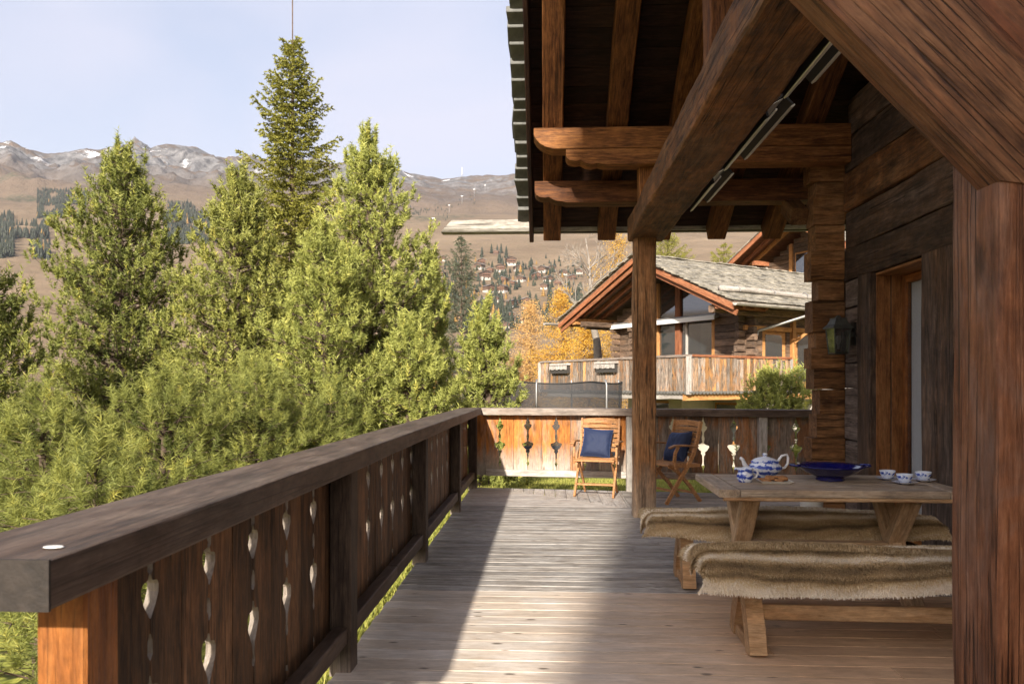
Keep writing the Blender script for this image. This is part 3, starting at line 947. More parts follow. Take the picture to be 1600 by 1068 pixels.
# unseen block added behind the viewer to cast shadow over the deck's right
shadow_caster = MB()
shadow_caster.box((-1.07, -14.5, 5.6), (3.14, 5.0, 12.0)).build('shadow_caster_body', MAT['log_dark'], house)
V = [(-3.2, -17.6, 11.61), (-3.2, -11.7, 11.61), (-3.2, -12.3, 12.7), (1.1, -17.6, 11.61), (1.1, -11.7, 11.61), (1.1, -12.3, 12.7)]
ob('shadow_caster_top', mk('shadow_caster_top', V, [(0, 1, 2), (3, 5, 4), (0, 3, 4, 1), (1, 4, 5, 2), (0, 2, 5, 3)], MAT['slate']), house)

# ------------------------------------------------------------------ heaters and lantern
def heater(y0, y1, label):
    L = y1 - y0
    t = thing('patio_heater', label, 'heater', (1.315, (y0 + y1) / 2, 2.925), 0, 'strip heaters along the main beam')
    c = WM[t.name].translation
    M = Matrix.Translation(c) @ Matrix.Rotation(R(-28), 4, 'Y')
    pr = [(-.085, -.016), (-.066, .065), (.066, .065), (.085, -.016), (.073, -.016), (.056, .05), (-.056, .05), (-.073, -.016)]
    Mx = M @ Matrix(((1, 0, 0, 0), (0, 0, -1, 0), (0, 1, 0, 0), (0, 0, 0, 1)))
    MB().prism(pr, L).build('housing', MAT['heater_black'], t, Mx)
    for sx in (-1, 1):
        MB().box((sx * .081, 0, -.021), (.024, L - .03, .008)).build('trim', MAT['reflector'], t, M)
    MB().box((0, 0, .042), (.105, L - .04, .004)).build('reflector', MAT['reflector'], t, M)
    MB().tube([(0, -L / 2 + .04, .008), (0, L / 2 - .04, .008)], .007, 8).build('tube', MAT['white_pot'], t, M)
    for sy in (-1, 1):
        MB().tube([(-.06, sy * (L / 2 - .12), .05), (-.13, sy * (L / 2 - .12), .085), (-.17, sy * (L / 2 - .14), .04)], .007, 6).build('bracket', MAT['steel'], t, M)


heater(5.75, 6.65, 'slim black strip heater under the roof, the farthest one on the beam')
heater(4.35, 5.40, 'slim black strip heater under the roof, the middle one on the beam')
heater(3.25, 4.05, 'slim black strip heater under the roof, the nearest one on the beam')

ln = thing('wall_lantern', 'dark metal four-sided wall lantern on the log corner beside the glazed door', 'lantern', (2.72, 7.20, 1.64))
c = WM[ln.name]


def quad_frustum(b, t_, z0, z1):
    m = MB()
    V = [(sx * b, sy * b, z0) for sx, sy in ((-1, -1), (1, -1), (1, 1), (-1, 1))] + [(sx * t_, sy * t_, z1) for sx, sy in ((-1, -1), (1, -1), (1, 1), (-1, 1))]
    return m.add(V, [(3, 2, 1, 0), (4, 5, 6, 7), (0, 1, 5, 4), (1, 2, 6, 5), (2, 3, 7, 6), (3, 0, 4, 7)])


Ml = c @ Matrix.Rotation(R(8), 4, 'Z') @ Matrix.Diagonal((.85, .85, .95, 1))
quad_frustum(.075, .08, 0, .016).build('base', MAT['lantern_metal'], ln, Ml)
for sx, sy in ((-1, -1), (1, -1), (1, 1), (-1, 1)):
    MB().tube([(sx * .072, sy * .072, .014), (sx * .094, sy * .094, .252)], .007, 6).build('corner_bar', MAT['lantern_metal'], ln, Ml)
for rot in range(4):
    V = [(-.066, -.072, .018), (.066, -.072, .018), (.087, -.094, .25), (-.087, -.094, .25)]
    ob('pane', mk('pane', V, [(0, 1, 2, 3)], MAT['glass']), ln, Ml @ Matrix.Rotation(R(90 * rot), 4, 'Z'))
cap = MB()
for (b, t_, z0, z1) in ((.118, .118, .252, .262), (.116, .085, .263, .295), (.084, .06, .296, .345), (.066, .066, .346, .356), (.03, .012, .357, .382)):
    cap.add(*(lambda m: (m.V, m.F))(quad_frustum(b, t_, z0, z1)))
cap.build('cap', MAT['lantern_copper'], ln, Ml)
MB().lathe([(.001, .05), (.012, .05), (.012, .09), (.026, .12), (.032, .15), (.02, .18), (.001, .185)], 14).build('bulb', MAT['white_pot'], ln, Ml, True)
MB().box((.13, 0, .2), (.09, .05, .05)).box((.17, 0, .2), (.012, .1, .22)).build('wall_bracket', MAT['lantern_metal'], ln, Ml)

# ------------------------------------------------------------------ table
table = thing('trestle_table', 'grey-topped wooden trestle table with the tea set beside the log wall', 'table', (1.72, 4.8, 0), R(-1.0))
TM = WM[table.name]
TX0, TX1, TY0, TY1, TZ = -.72, .70, -.385, .385, .75


def tb(name, p0, p1, w, h, mat, parent=table, base=TM, **k):
    o = beam(name, p0, p1, w, h, mat, parent, **k)
    Mw = base @ frame(p0, p1, k.get('up', (0, 0, 1)))
    WM[o.name] = Mw; o.matrix_basis = WM[parent.name].inverted() @ Mw
    return o


nb_ = 5
bw = (TY1 - TY0) / nb_
for i in range(nb_):
    yy = TY0 + bw * (i + .5)
    tb('top_board', (TX0 + .125, yy, TZ - .0225), (TX1 - .125, yy, TZ - .0225), bw - .002, .044, MAT['table_top'], seg=10, jit=.0015, bev=.004)
for xx in (TX0 + .061, TX1 - .061):
    tb('end_board', (xx, TY0, TZ - .0225), (xx, TY1, TZ - .0225), .12, .045, MAT['table_top'], seg=8, jit=.002, bev=.006)
tb('apron', (TX0 + .03, TY0 + .02, TZ - .056), (TX1 - .03, TY0 + .02, TZ - .056), .035, .022, MAT['bench_wood'])
for xx in (-.50, .43):
    # crossed legs
    for sgn in (1, -1):
        tb('leg', (xx + sgn * .001, -.30 * sgn, .0), (xx + sgn * .001, .23 * sgn, .685), .075, .105, MAT['oak'], seg=6, jit=.002, bev=.006, up=(1, 0, 0))
    tb('batten', (xx, -.33, .6985), (xx, .33, .6985), .12, .024, MAT['oak'], bev=.008)
tb('stretcher', (-.45, 0, .36), (.38, 0, .36), .09, .045, MAT['oak'])


# ------------------------------------------------------------------ benches with faux-fur throws
def bench(cx, cy, L, D, label, mat, rz=0.0):
    t = thing('bench', label, 'bench', (cx, cy, 0), rz)
    Bm = WM[t.name]
    kw = dict(parent=t, base=Bm)
    for q in (-1, 1):
        tb('seat_board', (-L / 2, q * D / 4, .425), (L / 2, q * D / 4, .425), D / 2 - .003, .04, MAT[mat], seg=8, jit=.0015, bev=.005, **kw)
    for sx in (-1, 1):
        x = sx * (L / 2 - .215)
        for sy in (-1, 1):      # splayed curved legs
            p = [(x, sy * .045, .40), (x, sy * .06, .30), (x, sy * .075, .24), (x, sy * .15, .12), (x, sy * (D / 2 - .0), .0)]
            MB().strip(p, .085, .10, (1, 0, 0)).build('leg', MAT[mat], t, Bm @ Matrix.Rotation(0, 4, 'Z'))
        tb('foot_beam', (x, -D / 2 + .02, .03), (x, D / 2 - .02, .03), .07, .055, MAT[mat], seg=1, **kw)
        tb('cleat', (x, -D / 2 + .03, .385), (x, D / 2 - .03, .385), .11, .035, MAT[mat], **kw)
    tb('stretcher', (-L / 2 + .20, -.08, .19), (L / 2 - .2, -.08, .19), .035, .08, MAT[mat], bev=.005, **kw)
    return t


bench(1.70, 4.02, 1.72, .38, 'light wooden bench under the nearer fur throw', 'bench_wood', R(-1.5))
bench(1.61, 5.25, 1.76, .36, 'light wooden bench under the farther fur throw behind the table', 'bench_wood', R(-1))


def fur_mat():
    m, nt, p, N, L = new_mat('faux_fur')
    a = N.new('ShaderNodeAttribute'); a.attribute_name = 'tint'
    cr_ = N.new('ShaderNodeValToRGB'); e = cr_.color_ramp.elements
    e[0].position = 0; e[0].color = (.085, .058, .036, 1); e[1].position = 1; e[1].color = (.88, .82, .72, 1)
    q = e.new(.35); q.color = (.36, .25, .13, 1)
    q = e.new(.6); q.color = (.60, .47, .29, 1)
    L.new(a.outputs['Fac'], cr_.inputs[0]); L.new(cr_.outputs[0], p.inputs['Base Color'])
    p.inputs['Roughness'].default_value = .6; p.inputs['Specular IOR Level'].default_value = .2
    return m


MAT['fur'] = fur_mat()


def throw(cx, cy, L, D, left, right, front, back, ztop, label, seed, nh, bands, rz=0.0):
    """cloth of fur laid over a bench: overhang left/right/front/back in metres"""
    t = thing('fur_throw', label, 'throw', (cx, cy, ztop), rz)
    M = WM[t.name]
    rs = np.random.RandomState(seed)
    r = .065

    def bend(d):
        d = np.maximum(d, 0)
        a_ = np.minimum(d / r, math.pi / 2)
        return r * np.sin(a_), r * (1 - np.cos(a_)) + np.maximum(d - r * math.pi / 2, 0)

    def surf(u, v):
        """u along bench, v across (front negative)"""
        ex = np.where(u < -L / 2, -L / 2 - u, np.where(u > L / 2, u - L / 2, 0)); sx = np.where(u < 0, -1., 1.)
        ey = np.where(v < -D / 2, -D / 2 - v, np.where(v > D / 2, v - D / 2, 0)); sy = np.where(v < 0, -1., 1.)
        hx, dx = bend(ex); hy, dy = bend(ey)
        x = np.clip(u, -L / 2, L / 2) + sx * hx
        y = np.clip(v, -D / 2, D / 2) + sy * hy
        both = np.minimum(dx, dy)
        z = -np.maximum(dx, dy) - .05 * both
        # soft folds and puffiness
        f = .018 * np.sin(u * 4.1 + seed + v * 3) + .014 * np.sin(u * 11.7 + 2 * seed) * np.clip((dy + dx) * 5, 0, 1) + .012 * np.sin(v * 21 + u * 2.0)
        x = x + sx * (f * .8 + .03 * np.sin(v * 17 + seed) + .045 * np.clip(dy * 4, 0, 1)) * np.clip(dx * 8, 0, 1)
        y = y + sy * np.abs(f) * np.clip(dy * 9, 0, 1) * 1.5 - .0 + sy * both * .15
        z = z + .02 * np.sin(u * 3.3 + seed) * np.cos(v * 9) + .034 * np.exp(-((v + D * .36) / .06) ** 2) + .03 * np.exp(-((v - D * .15) / .055) ** 2) - .022 * np.exp(-((v + D * .08) / .03) ** 2)
        z = z + .012 * np.sin(u * 6 + seed * 1.7) * np.clip(dy * 5, 0, 1) * .6
        return np.stack([x, y, z], -1)
    u0, u1, v0, v1 = -L / 2 - left, L / 2 + right, -D / 2 - front, D / 2 + back

    def inside(u, v):
        return np.ones_like(u, bool)
    def tone_at(u, v):
        tn = np.full(np.shape(u), .44)
        vv = v + .006 * np.sin(u * 5 + seed) + .004 * np.sin(u * 19)
        for c0, wd, amt in bands: tn = tn + 1.3 * amt * np.exp(-((vv - c0) / wd) ** 2)
        return tn + .07 * np.sin(u * 3.1 + seed) * np.sin(v * 9) + .05 * np.sin(u * 23 + 4 * np.sin(v * 31))
    nu, nv = 90, 44
    U, Vv = np.meshgrid(np.linspace(u0, u1, nu), np.linspace(v0, v1, nv), indexing='ij')
    P = surf(U, Vv).reshape(-1, 3)
    I = np.arange(nu * nv).reshape(nu, nv)
    F = np.stack([I[:-1, :-1], I[1:, :-1], I[1:, 1:], I[:-1, 1:]], -1).reshape(-1, 4)
    ob('backing', tri_mesh('backing', P, MAT['fur'], np.clip(tone_at(U, Vv).reshape(-1) * .75, 0, 1), True, F), t, M)
    u = rs.uniform(u0, u1, nh); v = rs.uniform(v0, v1, nh)
    e_ = .004
    p = surf(u, v); pu = (surf(u + e_, v) - p) / e_; pv = (surf(u, v + e_) - p) / e_
    nrm_ = np.cross(pu, pv); nrm_ /= np.linalg.norm(nrm_, axis=1, keepdims=True) + 1e-9
    tv = pv / (np.linalg.norm(pv, axis=1, keepdims=True) + 1e-9)
    sgn = np.where(v < 0, -1., 1.)[:, None]
    clump = np.stack([np.sin(u * 61 + v * 23 + 3 * np.sin(u * 13)), np.sin(u * 37 - v * 71), np.sin(v * 57 + u * 19)], -1) * .3
    d1 = nrm_ * .9 + tv * sgn * .45 + clump * .8 + rs.normal(0, .18, (nh, 3))
    d1 /= np.linalg.norm(d1, axis=1, keepdims=True)
    d2 = d1 * .75 + tv * sgn * .55 + np.array([0, 0, -.35]); d2 /= np.linalg.norm(d2, axis=1, keepdims=True)
    ln_ = rs.uniform(.009, .017, (nh, 1))
    w_ = rs.uniform(.0016, .0027, (nh, 1))
    sd = np.cross(d1, rs.normal(0, 1, (nh, 3))); sd /= np.linalg.norm(sd, axis=1, keepdims=True) + 1e-9
    a0 = p - sd * w_; a1 = p + sd * w_
    m_ = p + d1 * ln_ * .55
    b0 = m_ - sd * w_ * .8; b1 = m_ + sd * w_ * .8
    tip = m_ + d2 * ln_ * .55
    V = np.stack([a0, a1, b1, a0, b1, b0, b0, b1, tip], 1).reshape(-1, 3)
    # stripes of the pelt run along the bench
    tone = tone_at(u, v) + rs.normal(0, .06, nh)
    end = np.clip((-(u + L / 2) + .02) / .1, 0, 1) * .16
    tone += end * np.sin(v * 26 + seed)
    base_t = np.clip(tone * .78, 0, 1); tip_t = np.clip(tone + .14, 0, 1)
    cv = np.stack([base_t, base_t, (base_t + tip_t) / 2, base_t, (base_t + tip_t) / 2, (base_t + tip_t) / 2, (base_t + tip_t) / 2, (base_t + tip_t) / 2, tip_t], 1).reshape(-1)
    tag(ob('fur', tri_mesh('fur', V, MAT['fur'], cv), t, M), kind='stuff')
    return t


throw(1.70, 4.02, 1.74, .40, .12, .12, .17, .14, .468, 'thick brown and cream striped fur throw over the nearer bench', 3, 72000,
      [(-.36, .05, .5), (-.185, .024, .5), (-.24, .02, -.2), (-.05, .022, .5), (-.285, .010, -.3), (-.12, .03, -.2), (.05, .03, -.15), (.17, .02, .4)], R(-1.5))
throw(1.61, 5.23, 1.78, .38, .13, .14, .16, .10, .468, 'thick brown and cream striped fur throw over the farther bench behind the table', 8, 40000,
      [(-.18, .022, .5), (-.25, .012, -.3), (-.08, .03, -.15), (.03, .022, .4), (.15, .02, .3), (-.33, .03, .2)], R(-1))

# ------------------------------------------------------------------ folding chairs
def chair_parts():
    """local: faces -Y, seat centre above origin; returns list of (name, mesh)"""
    out = []
    T = MAT['teak']
    W = .235
    for sx in (-1, 1):
        x = sx * W
        pts = [(x, -.26, .0), (x, -.12, .20), (x, .03, .40), (x, .13, .56), (x, .19, .74), (x, .235, .93)]
        out.append(('back_leg', MB().strip(pts, .024, .042, (1, 0, 0)).mesh('back_leg', T)))
        x2 = sx * (W - .032)
        out.append(('front_leg', MB().strip([(x2, .25, .0), (x2, .10, .19), (x2, -.08, .36), (x2, -.20, .445)], .022, .040, (1, 0, 0)).mesh('front_leg', T)))
        x3 = sx * (W + .035)
        m = MB().strip([(x3, -.24, .64), (x3, -.16, .665), (x3, .0, .662), (x3, .16, .648)], .052, .022, (1, 0, 0))
        out.append(('armrest', bevel_mesh(m.mesh('armrest', T), .006)))
        out.append(('arm_support', MB().strip([(x3 - sx * .01, -.135, .40), (x3 - sx * .01, -.165, .48), (x3 - sx * .01, -.15, .58), (x3 - sx * .01, -.11, .652)], .022, .034, (1, 0, 0)).mesh('arm_support', T)))
    for z in (.16, .165):
        pass
    out.append(('stretcher', MB().box((0, -.155, .145), (2 * W - .03, .035, .022)).mesh('stretcher', T)))
    out.append(('stretcher', MB().box((0, .165, .105), (2 * W - .09, .03, .022)).mesh('stretcher', T)))
    for k in range(7):
        yy = -.215 + .066 * k
        out.append(('seat_slat', bevel_mesh(MB().box((0, yy, .448 - .004 * abs(k - 3)), (2 * W + .02 if k == 0 else 2 * W - .03, .056, .02)).mesh('seat_slat', T), .004)))
    for sx in (-1, 1):
        out.append(('seat_rail', MB().box((sx * (W - .01), .0, .425), (.022, .44, .036)).mesh('seat_rail', T)))
    for k in range(7):
        z = .545 + .058 * k
        yb = np.interp(z, [.40, .56, .74, .93], [.03, .13, .19, .235])
        pts = []
        for q in range(7):
            f = q / 6 * 2 - 1
            pts.append((f * (W - .012), yb + .028 * (1 - f * f), z + (.012 * (1 - f * f) if k == 6 else 0)))
        h_ = .062 if k == 6 else .044
        out.append(('back_slat', MB().strip(pts, h_, .014, (0, 0, 1)).mesh('back_slat', T)))
    return out


CH = chair_parts()


def chair(x, y, rz, label):
    t = thing('folding_armchair', label, 'chair', (x, y, 0), rz, 'folding teak armchairs')
    for n_, me in CH: ob(n_, me, t, WM[t.name])
    return t


chair(.62, 9.36, R(-14), 'sunlit slatted teak folding armchair facing the camera by the far railing')
chair(1.46, 8.93, R(-62), 'shaded slatted teak folding armchair turned sideways behind the round-edged post')


def velvet():
    m, nt, p, N, L = new_mat('navy_velvet')
    p.inputs['Base Color'].default_value = (.008, .017, .055, 1); p.inputs['Roughness'].default_value = .75
    p.inputs['Sheen Weight'].default_value = .45; p.inputs['Sheen Tint'].default_value = (.25, .4, .9, 1); p.inputs['Sheen Roughness'].default_value = .4
    t = N.new('ShaderNodeTexCoord'); n = N.new('ShaderNodeTexNoise'); n.inputs['Scale'].default_value = 7; n.inputs['Distortion'].default_value = 1.5
    L.new(t.outputs['Object'], n.inputs['Vector'])
    b = N.new('ShaderNodeBump'); b.inputs['Strength'].default_value = .5; b.inputs['Distance'].default_value = .02
    L.new(n.outputs['Fac'], b.inputs['Height']); L.new(b.outputs[0], p.inputs['Normal'])
    return m


MAT['velvet'] = velvet()


def cushion(loc, rz, tilt, roll, label, seed):
    n = 30; S = .185; V = []; F = []
    for side in (1, -1):
        for i in range(n + 1):
            for j in range(n + 1):
                a_, b_ = i / n * 2 - 1, j / n * 2 - 1
                pin = 1 - .10 * (1 - a_ * a_) * (b_ ** 4) * 0
                x = a_ * S * (1 - .11 * (1 - b_ * b_) * 0 - .085 * (1 - b_ ** 2) * (abs(a_) ** 3))
                z = b_ * S * (1 - .085 * (1 - a_ ** 2) * (abs(b_) ** 3))
                th = .075 * ((1 - a_ ** 4) * (1 - b_ ** 4)) ** .55
                wr = .008 * noise.noise(Vector((x * 16, z * 16, seed))) * (1 - a_ ** 6) * (1 - b_ ** 6)
                V.append((x, side * (th + wr), z))
    m = (n + 1) ** 2
    for i in range(n):
        for j in range(n):
            q = (i * (n + 1) + j, (i + 1) * (n + 1) + j, (i + 1) * (n + 1) + j + 1, i * (n + 1) + j + 1)
            F.append(q); F.append(tuple(m + k for k in reversed(q)))
    t = thing('cushion', label, 'cushion', loc, rz, 'navy cushions on the folding chairs')
    M = WM[t.name] @ Matrix.Rotation(tilt, 4, 'X') @ Matrix.Rotation(roll, 4, 'Y') @ Matrix.Translation((0, 0, S))
    ob('cover', mk('cover', V, F, MAT['velvet'], True), t, M)
    pts = []
    for a_, b_ in [(q / 10 * 2 - 1, -1) for q in range(10)] + [(1, q / 10 * 2 - 1) for q in range(10)] + [(1 - q / 5, 1) for q in range(10)] + [(-1, 1 - q / 5) for q in range(11)]:
        pts.append((a_ * S * (1 - .085 * (1 - b_ ** 2) * (abs(a_) ** 3)), 0, b_ * S * (1 - .085 * (1 - a_ ** 2) * (abs(b_) ** 3))))
    MB().tube(pts, .0055, 6).build('piping', MAT['velvet'], t, M, True)


cushion((.585, 9.34, .462), R(-14), R(-22), R(4), 'navy blue velvet cushion on the sunlit folding chair', 1.0)
cushion((1.475, 8.93, .458), R(-62), R(-24), R(-5), 'navy blue velvet cushion on the shaded sideways folding chair', 6.0)

# ------------------------------------------------------------------ things on the table
def china(name, density=.5):
    """white glaze with a blue landscape-like transfer print"""
    m, nt, p, N, L = new_mat(name)
    t = N.new('ShaderNodeTexCoord')
    n = N.new('ShaderNodeTexNoise'); n.inputs['Scale'].default_value = 24; n.inputs['Detail'].default_value = 4; n.inputs['Roughness'].default_value = .7; n.inputs['Distortion'].default_value = 1.4
    n2 = N.new('ShaderNodeTexNoise'); n2.inputs['Scale'].default_value = 90; n2.inputs['Detail'].default_value = 2
    w = N.new('ShaderNodeTexWave'); w.bands_direction = 'Z'; w.inputs['Scale'].default_value = 9; w.inputs['Distortion'].default_value = 3
    for q in (n, n2, w): L.new(t.outputs['Object'], q.inputs['Vector'])
    a = N.new('ShaderNodeMath'); a.operation = 'MULTIPLY_ADD'; a.inputs[1].default_value = .3
    L.new(n2.outputs['Fac'], a.inputs[0]); L.new(n.outputs['Fac'], a.inputs[2])
    a2 = N.new('ShaderNodeMath'); a2.operation = 'MULTIPLY_ADD'; a2.inputs[1].default_value = .22
    L.new(w.outputs['Fac'], a2.inputs[0]); L.new(a.outputs[0], a2.inputs[2])
    cr_ = N.new('ShaderNodeValToRGB'); e = cr_.color_ramp.elements
    e[0].position = density + .22; e[0].color = (.035, .065, .36, 1)
    e[1].position = density + .36; e[1].color = (.72, .76, .84, 1)
    q = e.new(density + .29); q.color = (.20, .29, .62, 1)
    L.new(a2.outputs[0], cr_.inputs[0]); L.new(cr_.outputs[0], p.inputs['Base Color'])
    p.inputs['Roughness'].default_value = .15; p.inputs['Specular IOR Level'].default_value = .5
    return m


MAT['china'] = china('china', .46)
MAT['china_light'] = china('china_light', .36)
MAT['china_white'] = plain('china_white', (.78, .79, .82), .18)
MAT['cobalt'] = plain('cobalt', (.007, .007, .085), .09, spec=.6)
MAT['biscuit'] = plain('biscuit', (.36, .17, .065), .85, noise_amt=.45, noise_scale=60, bump=.7)
TOPZ = .7505

tp = thing('teapot', 'blue and white patterned china teapot with lid on the table', 'teapot', (1.425, 5.02, TOPZ))
M = WM[tp.name] @ Matrix.Rotation(R(8), 4, 'Z')
MB().lathe([(.0, .0), (.055, .0), (.058, .006), (.07, .02), (.098, .045), (.108, .062), (.108, .07), (.095, .085), (.085, .093), (.09, .104), (.088, .108), (.0, .108)], 40).build('body', MAT['china'], tp, M, True)
MB().lathe([(.084, .107), (.08, .113), (.06, .124), (.03, .133), (.012, .137), (.011, .143), (.017, .15), (.012, .158), (.0, .161)], 32).build('lid', MAT['china_light'], tp, M, True)
MB().tube([(-.09, 0, .05), (-.125, 0, .062), (-.14, 0, .09), (-.15, 0, .118), (-.168, 0, .13)], [.024, .019, .014, .011, .009], 12).build('spout', MAT['china_white'], tp, M, True)
MB().tube([(.098, 0, .055), (.135, 0, .062), (.155, 0, .09), (.158, 0, .125), (.15, 0, .148), (.115, 0, .14), (.10, 0, .122), (.085, 0, .10)], .008, 10).build('handle', MAT['china_white'], tp, M, True)

jg = thing('milk_jug', 'small blue and white patterned china milk jug in front of the teapot', 'jug', (1.235, 4.78, TOPZ))
M = WM[jg.name] @ Matrix.Rotation(R(-6), 4, 'Z')
MB().lathe([(0, 0), (.038, 0), (.04, .006), (.05, .022), (.052, .04), (.044, .06), (.041, .07), (.05, .088), (.047, .088), (.038, .07), (.04, .04), (.0, .01)], 32).build('body', MAT['china'], jg, M, True)
MB().tube([(.04, 0, .078), (.068, 0, .08), (.077, 0, .055), (.065, 0, .03), (.047, 0, .026)], .0055, 8).build('handle', MAT['china_white'], jg, M, True)
MB().prism([(-.044, .012), (-.066, 0), (-.044, -.012)], .014, Matrix.Translation((0, 0, .083))).build('lip', MAT['china'], jg, M)

pl = thing('biscuit_plate', 'white rectangular dish of biscuits beside the milk jug', 'plate', (1.405, 4.74, TOPZ), R(-4))
V = [(sx * a_, sy * b_, z) for (a_, b_, z) in ((.075, .045, .0), (.10, .062, .016), (.096, .058, .016), (.072, .042, .006)) for sx, sy in ((-1, -1), (1, -1), (1, 1), (-1, 1))]
F = [(3, 2, 1, 0), (12, 13, 14, 15)] + [(r_ * 4 + k, r_ * 4 + (k + 1) % 4, r_ * 4 + 4 + (k + 1) % 4, r_ * 4 + 4 + k) for r_ in range(3) for k in range(4)]
ob('dish', mk('dish', V, F, MAT['white_pot']), pl, WM[pl.name])
ck = MB().lathe([(0, 0), (.026, 0), (.031, .005), (.029, .011), (.018, .014), (0, .0145)], 18).mesh('biscuit', MAT['biscuit'], True)
spots = [(-.055, -.02, .012, 12), (-.02, .022, .012, -10), (.02, -.022, .014, 8), (.055, .018, .013, -14), (-.03, -.004, .027, 16), (.012, .008, .029, -9), (.045, -.008, .028, 14), (-.062, .026, .014, -5)]
for k, (x, y_, z, tl) in enumerate(spots):
    o = ob('biscuit', ck, None, WM[pl.name] @ Matrix.Translation((x, y_, z)) @ Matrix.Rotation(R(tl), 4, 'X') @ Matrix.Rotation(k, 4, 'Z'))
    tag(o, 'round golden brown biscuit heaped on the white dish', 'biscuit', 'biscuits on the white dish')

bw_ = thing('serving_bowl', 'wide glossy cobalt blue two-handled bowl in the middle of the table', 'bowl', (1.80, 4.90, TOPZ))
MB().lathe([(0, 0), (.085, 0), (.088, .008), (.08, .02), (.10, .028), (.15, .052), (.195, .082), (.215, .092), (.214, .096), (.19, .088), (.14, .06), (.08, .036), (0, .03)], 56).build('body', MAT['cobalt'], bw_, WM[bw_.name], True)
for sx in (-1, 1):
    MB().tube([(sx * .205, -.05, .093), (sx * .235, -.038, .095), (sx * .25, 0, .096), (sx * .235, .038, .095), (sx * .205, .05, .093)], .0085, 8).build('handle', MAT['cobalt'], bw_, WM[bw_.name], True)

for x, y_, wh in ((2.17, 4.93, 'left'), (2.185, 4.73, 'front middle'), (2.36, 4.86, 'right')):
    sc = thing('saucer', {'left': 'china saucer under the leftmost teacup', 'front middle': 'white-rimmed china saucer under the front teacup', 'right': 'china saucer under the rightmost teacup'}[wh], 'saucer', (x, y_, TOPZ), 0, 'saucers')
    MB().lathe([(0, 0), (.035, 0), (.04, .004), (.07, .014), (.073, .016), (.068, .0155), (.04, .0085), (0, .008)], 36).build('dish', MAT['china_light'], sc, WM[sc.name], True)
    cu = thing('teacup', {'left': 'blue and white teacup, leftmost of the three', 'front middle': 'blue and white teacup standing in front of the other two', 'right': 'blue and white teacup, rightmost of the three'}[wh], 'cup', (x, y_, TOPZ + .0085), 0, 'teacups')
    MB().lathe([(0, 0), (.024, 0), (.025, .005), (.034, .012), (.042, .03), (.048, .052), (.046, .052), (.04, .03), (.03, .014), (0, .01)], 32).build('body', MAT['china_light'], cu, WM[cu.name], True)
    MB().tube([(.044, .004, .044), (.062, .006, .042), (.064, .006, .026), (.04, .004, .018)], .0035, 8).build('handle', MAT['china_white'], cu, WM[cu.name] @ Matrix.Rotation(R(70), 4, 'Z'), True)

pot = thing('plant_pot', 'plain white round pot standing by the log corner under the table edge', 'pot', (2.46, 7.16, 0))
MB().lathe([(0, 0), (.085, 0), (.09, .01), (.105, .31), (.112, .315), (.112, .34), (.098, .34), (.09, .30), (0, .29)], 28).build('body', MAT['white_pot'], pot, WM[pot.name], True)


# ------------------------------------------------------------------ trees
def unit(a): return a / (np.linalg.norm(a, axis=-1, keepdims=True) + 1e-9)


def needle_tris(P, A, n, L, w, lo, hi, stem, rs):
    """P (N,3) tuft bases, A (N,3) axes; n needles each"""
    N_ = len(P)
    ax = np.repeat(A, n, 0)
    rnd = rs.normal(0, 1, (N_ * n, 3))
    perp = unit(rnd - ax * np.sum(rnd * ax, 1, keepdims=True))
    ang = rs.uniform(lo, hi, (N_ * n, 1))
    d = ax * np.cos(ang) + perp * np.sin(ang)
    ln_ = np.repeat(L, n)[:, None] * rs.uniform(.75, 1.1, (N_ * n, 1))
    b = np.repeat(P, n, 0) + ax * np.repeat(stem, n)[:, None] * rs.uniform(0, 1, (N_ * n, 1))
    sd = unit(np.cross(d, rs.normal(0, 1, (N_ * n, 3)))) * w
    return np.stack([b - sd, b + sd, b + d * ln_], 1).reshape(-1, 3)


def limb_tris(P0, P1, r0, r1):
    """thin three-sided limbs"""
    t = unit(P1 - P0)
    u = unit(np.cross(t, np.where(np.abs(t[:, 2:3]) > .9, np.array([[1., 0, 0]]), np.array([[0, 0, 1.]]))))
    v = np.cross(t, u)
    out = []
    for k in range(3):
        a0, a1 = 2 * math.pi * k / 3, 2 * math.pi * (k + 1) / 3
        e0 = u * math.cos(a0) + v * math.sin(a0); e1 = u * math.cos(a1) + v * math.sin(a1)
        out += [P0 + e0 * r0, P0 + e1 * r0, P1 + e1 * r1, P0 + e0 * r0, P1 + e1 * r1, P1 + e0 * r1]
    return np.stack(out, 1).reshape(-1, 3)


def trunk_of(t, base, apex, r, mat, lean=.05, seed=0, seg=10, tip=.012):
    pts = []
    for i in range(seg + 1):
        f = i / seg
        p = Vector(base).lerp(Vector(apex), f)
        p.x += lean * noise.noise(Vector((f * 3, seed, 0))) * math.sin(math.pi * f); p.y += lean * noise.noise(Vector((f * 3, seed, 5))) * math.sin(math.pi * f)
        pts.append(p)
    MB().tube(pts, [max(tip, r * (1 - i / seg)) for i in range(seg + 1)], 9).build('trunk', mat, t, None, True)


